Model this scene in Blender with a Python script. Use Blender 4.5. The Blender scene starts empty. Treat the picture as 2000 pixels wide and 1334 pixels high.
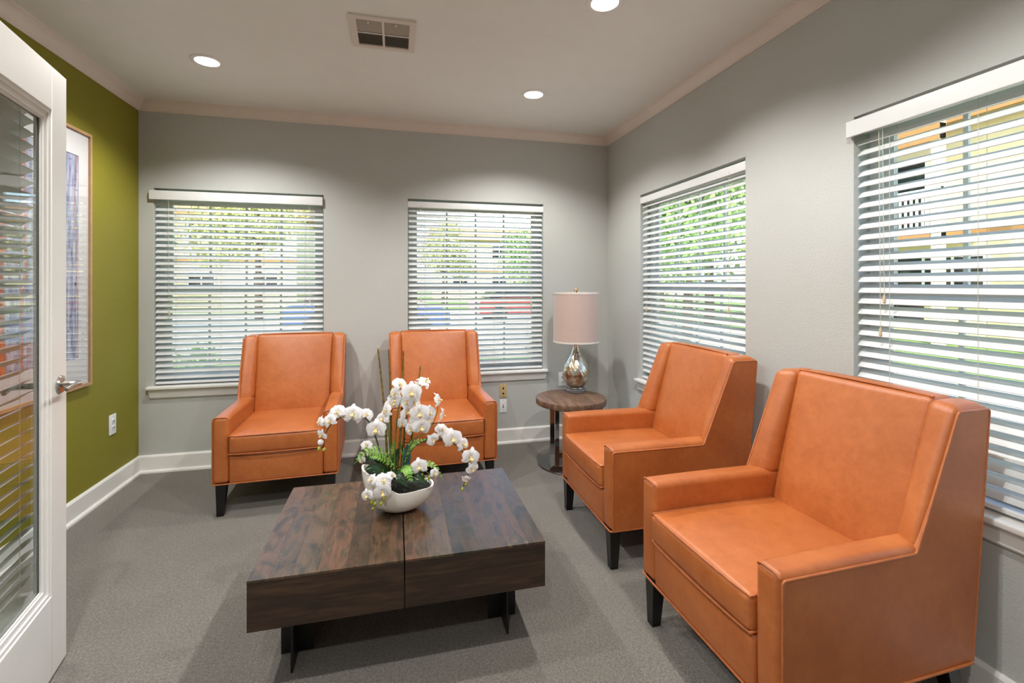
import bpy, bmesh, math, random
from mathutils import Vector, Matrix

# ------------------------------------------------------------------ camera, world, lights, exposure
scene = bpy.context.scene
COL = scene.collection
F_PX, YAW, CY, CAM_H = 925.45, 0.2415, 555.66, 1.35
XL, XR, YB = -1.784, 1.855, 3.932          # left wall, right wall, back wall (inner faces)
CEIL = 2.665
CU = Vector((0.0, 0.0, CAM_H))

cam_data = bpy.data.cameras.new('camera')
cam_data.sensor_width = 36.0
cam_data.lens = F_PX / 2000.0 * 36.0
cam_data.shift_y = -(667.0 - CY) / 2000.0
cam_data.clip_start = 0.02
cam = bpy.data.objects.new('camera', cam_data)
cam.location = CU
cam.rotation_euler = (math.pi / 2, 0, -YAW)
COL.objects.link(cam)
scene.camera = cam

world = bpy.data.worlds.new('sky')
scene.world = world
world.use_nodes = True
wn = world.node_tree.nodes
wl = world.node_tree.links
bg = wn['Background']
sky = wn.new('ShaderNodeTexSky')
sky.sky_type = 'NISHITA'
sky.sun_disc = False
sky.sun_elevation = math.radians(48)
sky.sun_rotation = math.radians(215)
sky.air_density = 1.0
sky.dust_density = 2.0
wl.new(sky.outputs['Color'], bg.inputs['Color'])
bg.inputs['Strength'].default_value = 0.68

sun_data = bpy.data.lights.new('sun', 'SUN')
sun_data.energy = 5.4
sun_data.color = (1.0, 0.95, 0.86)
sun_data.angle = math.radians(0.6)
sun = bpy.data.objects.new('sun', sun_data)
sun.rotation_euler = Vector((0.50, 0.62, -0.80)).to_track_quat('-Z', 'Y').to_euler()
sun.location = (-8, -10, 14)
COL.objects.link(sun)

DOWNLIGHT_W = 60.0
DOWNLIGHT_COL = (1.0, 0.99, 0.96)

scene.view_settings.view_transform = 'Standard'
scene.view_settings.look = 'None'
scene.view_settings.gamma = 1.0
scene.view_settings.use_curve_mapping = False
scene.view_settings.exposure = 0.27
scene.cycles.max_bounces = 8
scene.cycles.diffuse_bounces = 5
scene.cycles.glossy_bounces = 5
scene.cycles.transmission_bounces = 8
scene.cycles.transparent_max_bounces = 24
scene.cycles.sample_clamp_indirect = 6.0
scene.cycles.caustics_reflective = False
scene.cycles.caustics_refractive = False

# ------------------------------------------------------------------ helpers
def ray(x, y):
    """pixel of the 2000x1334 frame -> world direction"""
    r = (x - 1000.0) / F_PX
    u = (CY - y) / F_PX
    s, c = math.sin(YAW), math.cos(YAW)
    return Vector((r * c + s, -r * s + c, u))

def at(x, y, Y=None, X=None, Z=None):
    d = ray(x, y)
    if Y is not None: t = Y / d.y
    elif X is not None: t = X / d.x
    else: t = (Z - CAM_H) / d.z
    return CU + d * t

def s2l(r, g, b):
    f = lambda v: (v / 255 / 12.92) if v / 255 <= 0.04045 else ((v / 255 + 0.055) / 1.055) ** 2.4
    return (f(r), f(g), f(b), 1.0)

class MB:
    """collects shapes; build() links them as ONE mesh object"""
    def __init__(self):
        self.v = []; self.f = []
    def add(self, vs, fs):
        o = len(self.v)
        self.v += [tuple(p) for p in vs]
        self.f += [tuple(i + o for i in f) for f in fs]
        return self
    def box(self, x0, x1, y0, y1, z0, z1):
        vs = [(x, y, z) for z in (z0, z1) for y in (y0, y1) for x in (x0, x1)]
        return self.add(vs, [(0, 2, 3, 1), (4, 5, 7, 6), (0, 1, 5, 4), (2, 6, 7, 3), (0, 4, 6, 2), (1, 3, 7, 5)])
    def hexa8(self, c):
        """8 corners, ordered z, y, x"""
        return self.add(c, [(0, 2, 3, 1), (4, 5, 7, 6), (0, 1, 5, 4), (2, 6, 7, 3), (0, 4, 6, 2), (1, 3, 7, 5)])
    def rbox(self, size, r, puff=(0, 0, 0), mapf=None, n=5, seg=3):
        h = [s / 2 for s in size]
        co = []
        for a in range(3):
            rr = min(r, h[a] * 0.98)
            offs = [rr * math.tan(math.radians(45 * k / seg)) for k in range(seg, -1, -1)]
            lo = [-(h[a] - rr) - o for o in offs]
            mid = [-(h[a] - rr) + 2 * (h[a] - rr) * k / n for k in range(1, n)]
            co.append(lo + mid + [-q for q in reversed(lo)])
        vid = {}; vs = []; fs = []
        def vert(p):
            k = tuple(round(q, 6) for q in p)
            if k in vid: return vid[k]
            inner = [max(-(h[a] - min(r, h[a] * .98)), min(h[a] - min(r, h[a] * .98), p[a])) for a in range(3)]
            d = Vector([p[a] - inner[a] for a in range(3)])
            if d.length > 1e-9: d = d.normalized() * r
            q = [inner[a] + d[a] for a in range(3)]
            w = [q[a] / h[a] for a in range(3)]
            for a in range(3):
                if puff[a]:
                    b, c2 = [i for i in range(3) if i != a]
                    q[a] += puff[a] * w[a] * max(0, 1 - w[b] ** 2) ** .7 * max(0, 1 - w[c2] ** 2) ** .7
            if mapf: q = mapf(q[0] / h[0], q[1] / h[1], q[2] / h[2])
            vid[k] = len(vs); vs.append(tuple(q))
            return vid[k]
        for a in range(3):
            b, c2 = (a + 1) % 3, (a + 2) % 3
            for sgn in (-1, 1):
                for i in range(len(co[b]) - 1):
                    for j in range(len(co[c2]) - 1):
                        quad = []
                        for (ii, jj) in ((i, j), (i + 1, j), (i + 1, j + 1), (i, j + 1)):
                            p = [0, 0, 0]; p[a] = sgn * h[a]; p[b] = co[b][ii]; p[c2] = co[c2][jj]
                            quad.append(vert(p))
                        if len(set(quad)) < 3: continue
                        fs.append(tuple(quad) if sgn > 0 else tuple(reversed(quad)))
        return self.add(vs, fs)
    def rhexa(self, c, r, puff=(0, 0, 0), n=5, seg=3):
        """rounded hexahedron; corners ordered z, y, x like box()"""
        c = [Vector(p) for p in c]
        def L(a, b): return (a - b).length
        size = ((L(c[0], c[1]) + L(c[4], c[5]) + L(c[2], c[3]) + L(c[6], c[7])) / 4,
                (L(c[0], c[2]) + L(c[1], c[3]) + L(c[4], c[6]) + L(c[5], c[7])) / 4,
                (L(c[0], c[4]) + L(c[1], c[5]) + L(c[2], c[6]) + L(c[3], c[7])) / 4)
        def mp(u, v, w):
            u, v, w = (u + 1) / 2, (v + 1) / 2, (w + 1) / 2
            a = c[0].lerp(c[1], u).lerp(c[2].lerp(c[3], u), v)
            b = c[4].lerp(c[5], u).lerp(c[6].lerp(c[7], u), v)
            return a.lerp(b, w)
        return self.rbox(size, r, puff, mp, n, seg)
    def tube(self, pts, r, seg=8, closed=False, rad=None, caps=True):
        pts = [Vector(p) for p in pts]
        n = len(pts); vs = []; fs = []
        prev = None
        for i, p in enumerate(pts):
            if closed: t = pts[(i + 1) % n] - pts[i - 1]
            else: t = pts[min(i + 1, n - 1)] - pts[max(i - 1, 0)]
            t = t.normalized() if t.length > 1e-9 else Vector((0, 0, 1))
            if prev is None:
                ref = Vector((0, 0, 1)) if abs(t.z) < .9 else Vector((1, 0, 0))
                a = t.cross(ref).normalized()
            else:
                a = prev - t * prev.dot(t)
                a = a.normalized() if a.length > 1e-6 else t.orthogonal().normalized()
            prev = a
            b = t.cross(a)
            rr = rad[i] if rad else r
            for k in range(seg):
                an = 2 * math.pi * k / seg
                vs.append(p + a * (rr * math.cos(an)) + b * (rr * math.sin(an)))
        m = n if closed else n - 1
        for i in range(m):
            j = (i + 1) % n
            for k in range(seg):
                k2 = (k + 1) % seg
                fs.append((i * seg + k, i * seg + k2, j * seg + k2, j * seg + k))
        if not closed and caps:
            fs.append(tuple(reversed(range(seg))))
            fs.append(tuple(range((n - 1) * seg, n * seg)))
        return self.add(vs, fs)
    def lathe(self, prof, cx=0, cy=0, seg=32, radf=None, cap0=True, cap1=True):
        """prof: (radius, z) list from bottom to top"""
        vs = []; fs = []
        for (r, z) in prof:
            for k in range(seg):
                a = 2 * math.pi * k / seg
                rr = r * (radf(a, z) if radf else 1)
                vs.append((cx + rr * math.cos(a), cy + rr * math.sin(a), z))
        for i in range(len(prof) - 1):
            for k in range(seg):
                k2 = (k + 1) % seg
                fs.append((i * seg + k, i * seg + k2, (i + 1) * seg + k2, (i + 1) * seg + k))
        if cap0: fs.append(tuple(reversed(range(seg))))
        if cap1: fs.append(tuple(range((len(prof) - 1) * seg, len(prof) * seg)))
        return self.add(vs, fs)
    def sweep(self, prof, a0, a1):
        """extrude a section: a0/a1 map (p, d) section points to the 3D ends"""
        n = len(prof)
        vs = [a0(*q) for q in prof] + [a1(*q) for q in prof]
        fs = [(i, (i + 1) % n, n + (i + 1) % n, n + i) for i in range(n)]
        fs += [tuple(reversed(range(n))), tuple(range(n, 2 * n))]
        return self.add(vs, fs)
    def mesh(self, name, material, smooth=40):
        me = bpy.data.meshes.new(name)
        me.from_pydata(self.v, [], self.f)
        me.validate()
        bm = bmesh.new(); bm.from_mesh(me)
        bmesh.ops.recalc_face_normals(bm, faces=bm.faces)
        bm.to_mesh(me); bm.free()
        if material: me.materials.append(material)
        if smooth:
            me.shade_smooth()
            me.set_sharp_from_angle(angle=math.radians(smooth))
        return me
    def build(self, name, material, parent=None, smooth=40, loc=None, rot=None):
        return put(name, self.mesh(name, material, smooth), parent, loc, rot)

def put(name, me, parent=None, loc=None, rot=None):
    o = bpy.data.objects.new(name, me)
    COL.objects.link(o)
    if parent: o.parent = parent
    if loc is not None: o.location = loc
    if rot is not None: o.rotation_euler = rot
    return o

def tag(o, label=None, cat=None, group=None, kind=None):
    if label: o['label'] = label
    if cat: o['category'] = cat
    if group: o['group'] = group
    if kind: o['kind'] = kind
    return o

def empty(name, loc=(0, 0, 0), rz=0, parent=None):
    o = bpy.data.objects.new(name, None)
    o.empty_display_size = 0.1
    COL.objects.link(o)
    o.location = loc
    o.rotation_euler = (0, 0, rz)
    if parent: o.parent = parent
    return o

def copy_tree(o, parent=None):
    c = o.copy()
    COL.objects.link(c)
    c.parent = parent
    for ch in list(o.children):
        copy_tree(ch, c)
    return c

def smooth_path(pts, n=6):
    """Catmull-Rom through the points"""
    P = [Vector(p) for p in pts]
    P = [P[0] * 2 - P[1]] + P + [P[-1] * 2 - P[-2]]
    out = []
    for i in range(1, len(P) - 2):
        for k in range(n):
            t = k / n
            a, b, c, d = P[i - 1], P[i], P[i + 1], P[i + 2]
            out.append(0.5 * ((2 * b) + (c - a) * t + (2 * a - 5 * b + 4 * c - d) * t * t + (3 * b - a - 3 * c + d) * t ** 3))
    out.append(P[-2])
    return out

def round_path(pts, r, n=4, closed=False):
    """polyline with filleted corners"""
    P = [Vector(p) for p in pts]
    out = []
    m = len(P)
    for i, p in enumerate(P):
        if not closed and i in (0, m - 1):
            out.append(p); continue
        a, b = P[i - 1], P[(i + 1) % m]
        ra = min(r, (a - p).length * .45); rb = min(r, (b - p).length * .45)
        q0 = p + (a - p).normalized() * ra
        q1 = p + (b - p).normalized() * rb
        for k in range(n + 1):
            t = k / n
            out.append(q0.lerp(p, t).lerp(p.lerp(q1, t), t))
    return out

# ------------------------------------------------------------------ materials
class NT:
    def __init__(self, name):
        self.m = bpy.data.materials.new(name)
        self.m.use_nodes = True
        self.t = self.m.node_tree
        self.b = self.t.nodes['Principled BSDF']
        self.out = self.t.nodes['Material Output']
    def n(self, typ, **kw):
        nd = self.t.nodes.new(typ)
        for k, v in kw.items():
            if k in nd.inputs: nd.inputs[k].default_value = v
            else: setattr(nd, k, v)
        return nd
    def l(self, a, b): self.t.links.new(a, b)
    def coords(self, scale=(1, 1, 1), kind='Object'):
        tc = self.n('ShaderNodeTexCoord')
        mp = self.n('ShaderNodeMapping')
        mp.inputs['Scale'].default_value = scale
        self.l(tc.outputs[kind], mp.inputs['Vector'])
        return mp.outputs['Vector']
    def noise(self, vec, scale, detail=4, rough=.55, dist=0):
        nd = self.n('ShaderNodeTexNoise')
        nd.inputs['Scale'].default_value = scale
        nd.inputs['Detail'].default_value = detail
        nd.inputs['Roughness'].default_value = rough
        nd.inputs['Distortion'].default_value = dist
        self.l(vec, nd.inputs['Vector'])
        return nd.outputs['Fac']
    def ramp(self, fac, stops):
        nd = self.n('ShaderNodeValToRGB')
        el = nd.color_ramp.elements
        while len(el) < len(stops): el.new(0.5)
        for e, (p, c) in zip(el, stops):
            e.position = p; e.color = c
        self.l(fac, nd.inputs['Fac'])
        return nd.outputs['Color']
    def mix(self, fac, a, b, blend='MIX'):
        nd = self.n('ShaderNodeMix', data_type='RGBA', blend_type=blend)
        for sock, v in ((nd.inputs[0], fac), (nd.inputs[6], a), (nd.inputs[7], b)):
            if hasattr(v, 'is_output'): self.l(v, sock)
            else: sock.default_value = v
        return nd.outputs[2]
    def bump(self, h, strength, dist=0.01):
        nd = self.n('ShaderNodeBump')
        nd.inputs['Strength'].default_value = strength
        nd.inputs['Distance'].default_value = dist
        self.l(h, nd.inputs['Height'])
        self.l(nd.outputs['Normal'], self.b.inputs['Normal'])
    def set(self, color=None, rough=None, metal=None, spec=None, coat=None, coat_rough=None, sheen=None):
        b = self.b.inputs
        if color is not None:
            if hasattr(color, 'is_output'): self.l(color, b['Base Color'])
            else: b['Base Color'].default_value = color
        if rough is not None:
            if hasattr(rough, 'is_output'): self.l(rough, b['Roughness'])
            else: b['Roughness'].default_value = rough
        if metal is not None: b['Metallic'].default_value = metal
        if spec is not None: b['Specular IOR Level'].default_value = spec
        if coat is not None: b['Coat Weight'].default_value = coat
        if coat_rough is not None: b['Coat Roughness'].default_value = coat_rough
        if sheen is not None: b['Sheen Weight'].default_value = sheen
        return self.m

MAT = {}
def plain(key, rgb, rough=.5, metal=0, spec=.5, coat=0, var=0.0, vscale=6.0, bump=0, bscale=80):
    t = NT(key)
    col = s2l(*rgb)
    if var or bump:
        vec = t.coords()
    if var:
        nz = t.noise(vec, vscale, 4)
        dark = tuple(c * (1 - var) for c in col[:3]) + (1,)
        lite = tuple(min(1, c * (1 + var)) for c in col[:3]) + (1,)
        col = t.ramp(nz, [(.3, dark), (.7, lite)])
    if bump:
        t.bump(t.noise(vec, bscale, 3), bump, .004)
    MAT[key] = t.set(col, rough, metal, spec, coat)
    return MAT[key]

plain('white_paint', (232, 230, 226), .35, var=.02)
plain('crown_paint', (226, 216, 206), .4, var=.02)
plain('ceiling_paint', (228, 229, 223), .8, var=.015, bump=.15, bscale=120)
plain('blind_white', (228, 229, 228), .38, var=.015)
t_ = NT('blind_slat')
t_.set(s2l(228, 229, 228), .4)
tl_ = t_.n('ShaderNodeBsdfTranslucent'); tl_.inputs['Color'].default_value = s2l(222, 228, 234)
mx_ = t_.n('ShaderNodeMixShader'); mx_.inputs[0].default_value = .22
t_.l(t_.b.outputs[0], mx_.inputs[1]); t_.l(tl_.outputs[0], mx_.inputs[2]); t_.l(mx_.outputs[0], t_.out.inputs['Surface'])
MAT['blind_slat'] = t_.m
plain('vinyl_white', (225, 226, 226), .4, var=.02)
plain('cord', (214, 206, 190), .7)
plain('tassel', (214, 190, 158), .5)
plain('black_wood', (14, 12, 11), .32, var=.2, vscale=30)
plain('black_metal', (20, 19, 19), .45, var=.25, vscale=40)
plain('underside_cloth', (16, 14, 13), .9)
plain('nickel', (196, 190, 182), .22, 1.0)
plain('chrome', (205, 206, 208), .09, 1.0)
plain('chrome_dark', (128, 128, 128), .22, 1.0)
plain('copper', (214, 150, 104), .22, 1.0)
plain('plate_white', (238, 238, 238), .3)
plain('plate_beige', (206, 178, 132), .35)
plain('slot_dark', (25, 22, 20), .6)
plain('frame_wood', (176, 140, 100), .4, var=.12, vscale=25)
plain('mat_board', (228, 227, 228), .7)
plain('shade_trim', (226, 218, 210), .6)
plain('shade_inner', (235, 230, 222), .8)
plain('ceramic', (244, 240, 231), .22, coat=.3, var=.02)
plain('soil', (26, 27, 16), .95, var=.5, vscale=60, bump=.6, bscale=90)
plain('stem_green', (92, 112, 44), .5, var=.25, vscale=30)
plain('stem_dark', (64, 70, 34), .5, var=.3, vscale=30)
plain('reed', (112, 92, 30), .6, var=.45, vscale=60, bump=.5, bscale=150)
plain('bud', (150, 158, 44), .45, var=.15, vscale=60)
plain('leaf_dark', (38, 66, 34), .3, var=.25, vscale=20)
plain('leaf_blue', (40, 84, 92), .25, var=.25, vscale=20)
plain('vent_paint', (214, 204, 192), .5)
plain('vent_inside', (104, 98, 90), .8)
plain('vent_louvre', (176, 168, 156), .6)
plain('rubber', (20, 20, 20), .8)
# outdoors
plain('stucco_cream', (226, 210, 166), .9, var=.04, vscale=2, bump=.2)
plain('stucco_white', (236, 234, 226), .9, var=.03, vscale=2)
plain('trim_brown', (158, 116, 66), .7, var=.08)
plain('roof_tile', (168, 128, 92), .8, var=.15, vscale=4)
plain('rail_white', (232, 228, 216), .6)
plain('car_blue', (64, 88, 140), .2, coat=.8)
plain('car_red', (150, 40, 44), .2, coat=.8)
plain('car_glass', (22, 28, 34), .06)
plain('tyre', (18, 18, 18), .8)
plain('bark', (96, 78, 60), .9, var=.3, vscale=12, bump=.6, bscale=20)
plain('concrete', (206, 202, 194), .9, var=.06, vscale=1.5)
plain('stone_curb', (196, 192, 184), .9, var=.08, vscale=3)
plain('petal_red', (196, 62, 70), .6)

def mk_wall(key, rgb, b=.35):
    t = NT(key)
    v = t.coords()
    c = s2l(*rgb)
    nz = t.noise(v, 1.3, 2)
    col = t.ramp(nz, [(.3, tuple(x * .97 for x in c[:3]) + (1,)), (.7, tuple(min(1, x * 1.03) for x in c[:3]) + (1,))])
    h = t.ramp(t.noise(v, 130, 3, .5, .4), [(.38, (0, 0, 0, 1)), (.66, (1, 1, 1, 1))])
    t.bump(h, b, .004)
    MAT[key] = t.set(col, .62, spec=.4)
mk_wall('wall_grey', (189, 190, 186), .18)
mk_wall('wall_green', (134, 128, 34), .22)

def mk_carpet():
    t = NT('carpet')
    v = t.coords()
    fine = t.noise(v, 420, 2, .6)
    mid = t.noise(v, 110, 3, .6)
    big = t.noise(v, 3, 3)
    c1 = t.ramp(fine, [(.30, s2l(84, 80, 75)), (.55, s2l(128, 123, 115)), (.75, s2l(174, 168, 158))])
    c2 = t.ramp(mid, [(.35, (.72, .72, .72, 1)), (.65, (1.15, 1.15, 1.15, 1))])
    c3 = t.ramp(big, [(.3, (.92, .92, .92, 1)), (.7, (1.06, 1.05, 1.04, 1))])
    col = t.mix(1.0, t.mix(1.0, c1, c2, 'MULTIPLY'), c3, 'MULTIPLY')
    wv = t.n('ShaderNodeTexWave', wave_type='BANDS')
    wv.inputs['Scale'].default_value = 60
    wv.inputs['Distortion'].default_value = 6
    wv.inputs['Detail'].default_value = 2
    t.l(v, wv.inputs['Vector'])
    hh = t.mix(.5, mid, wv.outputs['Color'])
    t.bump(hh, .6, .006)
    MAT['carpet'] = t.set(col, .95, spec=.15, sheen=.2)
mk_carpet()

def mk_leather():
    t = NT('orange_leather')
    v = t.coords()
    a = t.noise(v, 5.5, 5, .6, .3)
    b = t.noise(v, 38, 4, .65)
    c1 = t.ramp(a, [(.28, s2l(170, 93, 45)), (.52, s2l(181, 102, 51)), (.75, s2l(191, 113, 60))])
    c2 = t.ramp(b, [(.3, (.90, .885, .87, 1)), (.62, (1.03, 1.03, 1.03, 1))])
    col = t.mix(1.0, c1, c2, 'MULTIPLY')
    rg = t.ramp(b, [(.3, (.29, .29, .29, 1)), (.7, (.39, .39, .39, 1))])
    vo = t.n('ShaderNodeTexVoronoi')
    vo.inputs['Scale'].default_value = 420
    t.l(v, vo.inputs['Vector'])
    hh = t.mix(.35, vo.outputs['Distance'], t.noise(v, 14, 4, .6))
    t.bump(hh, .16, .004)
    MAT['leather'] = t.set(col, rg, spec=.42, coat=.15, coat_rough=.5)
    p = plain('leather_piping', (176, 101, 56), .42, var=.15, vscale=30)
mk_leather()

def mk_wood(key, stops, scale, grain=(1, 1, 1), rough=(.28, .5), rnd=.5, bump=.10, lo=.62, hue=0.0, fine=(30, 2, 2)):
    t = NT(key)
    v = t.coords(grain)
    oi = t.n('ShaderNodeObjectInfo')
    add = t.n('ShaderNodeVectorMath', operation='MULTIPLY_ADD')
    t.l(oi.outputs['Random'], add.inputs[0])
    add.inputs[1].default_value = (37, 53, 29)
    t.l(v, add.inputs[2])
    v = add.outputs['Vector']
    a = t.noise(v, scale, 4, .55, 1.1)
    add2 = t.n('ShaderNodeVectorMath', operation='MULTIPLY_ADD')
    t.l(oi.outputs['Random'], add2.inputs[0]); add2.inputs[1].default_value = (31, 17, 23)
    t.l(t.coords(fine), add2.inputs[2])
    b = t.noise(add2.outputs['Vector'], 2.0, 4, .6, .2)
    col = t.ramp(a, stops)
    g = t.ramp(b, [(.35, (lo, lo * .98, lo * .95, 1)), (.6, (1.1, 1.08, 1.05, 1))])
    col = t.mix(1.0, col, g, 'MULTIPLY')
    hs = t.n('ShaderNodeHueSaturation')
    mr = t.n('ShaderNodeMapRange')
    t.l(oi.outputs['Random'], mr.inputs['Value'])
    mr.inputs['To Min'].default_value = 1 - rnd
    mr.inputs['To Max'].default_value = 1 + rnd
    t.l(mr.outputs['Result'], hs.inputs['Value'])
    t.l(col, hs.inputs['Color'])
    wn2 = t.n('ShaderNodeTexWhiteNoise', noise_dimensions='1D')
    t.l(oi.outputs['Random'], wn2.inputs['W'])
    tint = t.ramp(wn2.outputs['Value'], [(.1, (1 + hue, 1 - hue * .5, 1 - hue, 1)), (.9, (1 - hue, 1 + hue * .3, 1 - hue * .5, 1))])
    colr = t.mix(1.0, hs.outputs['Color'], tint, 'MULTIPLY')
    rg = t.ramp(b, [(.3, (rough[0],) * 3 + (1,)), (.7, (rough[1],) * 3 + (1,))])
    t.bump(b, bump, .003)
    MAT[key] = t.set(colr, rg, spec=.5)
mk_wood('table_plank', [(.25, s2l(36, 31, 24)), (.40, s2l(64, 53, 40)), (.52, s2l(92, 68, 52)), (.63, s2l(62, 56, 42)), (.82, s2l(122, 94, 64))], 4.4, (2.8, 1.3, 1), rough=(.24, .38), rnd=.32, lo=.82, hue=.10, bump=.02, fine=(46, 3.2, 3.2))
mk_wood('table_side', [(.25, s2l(34, 23, 15)), (.5, s2l(54, 37, 25)), (.75, s2l(76, 54, 35))], 5.0, (.8, 1, 4.5), rough=(.35, .55), rnd=.1, fine=(2.5, 2.5, 55))
mk_wood('walnut', [(.25, s2l(86, 62, 48)), (.5, s2l(118, 90, 72)), (.75, s2l(140, 110, 90))], 4.0, (7, .9, 4), rough=(.4, .55), rnd=.05)

def mk_glass(key, tint=(1, 1, 1, 1), ior=1.5, rough=0.0):
    t = NT(key)
    t.t.nodes.remove(t.b)
    tr = t.n('ShaderNodeBsdfTransparent'); tr.inputs['Color'].default_value = tint
    gl = t.n('ShaderNodeBsdfGlossy'); gl.inputs['Roughness'].default_value = rough
    fr = t.n('ShaderNodeFresnel')
    ge = t.n('ShaderNodeNewGeometry')
    mr = t.n('ShaderNodeMapRange')          # the same reflectance on both faces of the thin pane
    mr.inputs['To Min'].default_value = ior; mr.inputs['To Max'].default_value = 1 / ior
    t.l(ge.outputs['Backfacing'], mr.inputs['Value']); t.l(mr.outputs['Result'], fr.inputs['IOR'])
    mx = t.n('ShaderNodeMixShader')
    t.l(fr.outputs[0], mx.inputs[0]); t.l(tr.outputs[0], mx.inputs[1]); t.l(gl.outputs[0], mx.inputs[2])
    t.l(mx.outputs[0], t.out.inputs['Surface'])
    MAT[key] = t.m
mk_glass('pane_glass', (.96, .98, .97, 1))
mk_glass('picture_glass', (.99, .99, .99, 1), 1.6)

def mk_emit(key, col, strength):
    t = NT(key)
    t.b.inputs['Emission Color'].default_value = col
    t.b.inputs['Emission Strength'].default_value = strength
    t.b.inputs['Base Color'].default_value = (.9, .9, .9, 1)
    MAT[key] = t.m
mk_emit('lamp_lens', (1, .97, .92, 1), 9.0)

def mk_crystal():
    t = NT('crystal')
    t.b.inputs['Transmission Weight'].default_value = .85
    t.b.inputs['Roughness'].default_value = .04
    t.b.inputs['IOR'].default_value = 1.5
    t.b.inputs['Base Color'].default_value = (.93, .95, .95, 1)
    MAT['crystal'] = t.m
    t = NT('mercury_glass')
    v = t.coords()
    a = t.noise(v, 22, 5, .7, .5)
    b = t.noise(v, 75, 4, .7)
    col = t.ramp(a, [(.34, s2l(206, 170, 118)), (.50, s2l(222, 214, 198)), (.66, s2l(236, 236, 232))])
    d = t.ramp(b, [(.30, (.45, .40, .33, 1)), (.52, (1, 1, 1, 1))])
    rg = t.ramp(b, [(.3, (.34,) * 3 + (1,)), (.6, (.12,) * 3 + (1,))])
    t.bump(b, .25, .003)
    MAT['mercury'] = t.set(t.mix(1.0, col, d, 'MULTIPLY'), rg, 1.0)
    t = NT('shade_fabric')
    v = t.coords((90, 90, 420))
    a = t.noise(v, 1.0, 3, .6)
    col = t.ramp(a, [(.3, s2l(184, 160, 150)), (.7, s2l(204, 182, 172))])
    t.bump(a, .12, .002)
    MAT['shade_fabric'] = t.set(col, .75, sheen=.25)
mk_crystal()

def mk_petal():
    t = NT('petal_white')
    v = t.coords()
    a = t.noise(v, 60, 3)
    col = t.ramp(a, [(.3, s2l(238, 236, 238)), (.7, s2l(250, 249, 250))])
    m = t.set(col, .55, spec=.3)
    tl = t.n('ShaderNodeBsdfTranslucent'); tl.inputs['Color'].default_value = s2l(250, 248, 246)
    mx = t.n('ShaderNodeMixShader'); mx.inputs[0].default_value = .38
    t.l(t.b.outputs[0], mx.inputs[1]); t.l(tl.outputs[0], mx.inputs[2]); t.l(mx.outputs[0], t.out.inputs['Surface'])
    MAT['petal'] = m
    t = NT('petal_lip')
    a = t.noise(t.coords(), 130, 3)
    MAT['lip'] = t.set(t.ramp(a, [(.35, s2l(222, 170, 66)), (.6, s2l(244, 226, 168))]), .5)
    t = NT('fern_leaf')
    a = t.noise(t.coords(), 30, 4)
    MAT['fern'] = t.set(t.ramp(a, [(.3, s2l(88, 132, 44)), (.55, s2l(126, 170, 70)), (.8, s2l(180, 206, 120))]), .45)
    for key, lo, hi in (('leaf_mid', (92, 132, 66), (166, 196, 116)), ('leaf_yellow', (150, 156, 88), (208, 210, 140)), ('leaf_deep', (60, 96, 64), (120, 152, 100))):
        t = NT('foliage_' + key)
        a = t.noise(t.coords(), 3.5, 4)
        MAT[key] = t.set(t.ramp(a, [(.3, s2l(*lo)), (.7, s2l(*hi))]), .6)
    t = NT('lawn_grass')
    a = t.noise(t.coords(), 14, 5, .7)
    MAT['lawn'] = t.set(t.ramp(a, [(.3, s2l(84, 120, 52)), (.7, s2l(132, 166, 78))]), .95)
mk_petal()

def mk_art():
    """birch trunks in front of orange autumn leaves, as flat print"""
    t = NT('birch_print')
    v = t.coords()
    warp = t.noise(v, 2.0, 3)
    sep = t.n('ShaderNodeSeparateXYZ'); t.l(v, sep.inputs[0])
    mul = t.n('ShaderNodeMath', operation='MULTIPLY_ADD'); t.l(warp, mul.inputs[0]); mul.inputs[1].default_value = .10; t.l(sep.outputs['Y'], mul.inputs[2])
    cmb = t.n('ShaderNodeCombineXYZ'); t.l(mul.outputs[0], cmb.inputs['Y'])
    stripe = t.noise(cmb.outputs[0], 13.0, 2, .5)
    trunk = t.ramp(stripe, [(.44, (0, 0, 0, 1)), (.47, (1, 1, 1, 1))])
    leaves = t.ramp(t.noise(v, 16, 5, .7), [(.30, s2l(70, 40, 24)), (.48, s2l(196, 84, 34)), (.62, s2l(228, 128, 62)), (.8, s2l(150, 100, 70))])
    bv = t.coords((1, 26, 3))
    barkn = t.ramp(t.noise(bv, 1.6, 4, .65), [(.30, s2l(60, 58, 74)), (.44, s2l(140, 148, 184)), (.62, s2l(206, 208, 226))])
    speck = t.ramp(t.noise(t.coords((1, 14, 30)), 1.5, 2, .5), [(.30, (.15, .14, .2, 1)), (.36, (1, 1, 1, 1))])
    barkn = t.mix(1.0, barkn, speck, 'MULTIPLY')
    MAT['art'] = t.set(t.mix(trunk, leaves, barkn), .5)
mk_art()

# ------------------------------------------------------------------ room shell
Y_REAR = -1.7            # wall behind the camera
X_HALL, Y_JOG = -1.03, 1.16
WT = 0.15                # wall thickness
Z0, Z1 = 0.608, 2.047     # window openings
GROUND = -0.15

def wall_with_openings(name, axis, pos, lo, hi, openings, mat, out):
    """axis 'x' = wall in plane y=pos running along x; out = +1/-1 outward sign"""
    mb = MB()
    a, b = sorted((pos, pos + out * WT))
    def bx(u0, u1, z0, z1):
        if axis == 'x': mb.box(u0, u1, a, b, z0, z1)
        else: mb.box(a, b, u0, u1, z0, z1)
    cur = lo
    for (u0, u1) in sorted(openings):
        bx(cur, u0, GROUND, CEIL + .15)
        bx(u0, u1, GROUND, Z0); bx(u0, u1, Z1, CEIL + .15)
        cur = u1
    bx(cur, hi, GROUND, CEIL + .15)
    o = mb.build(name, mat, smooth=0)
    return tag(o, kind='structure')

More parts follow.
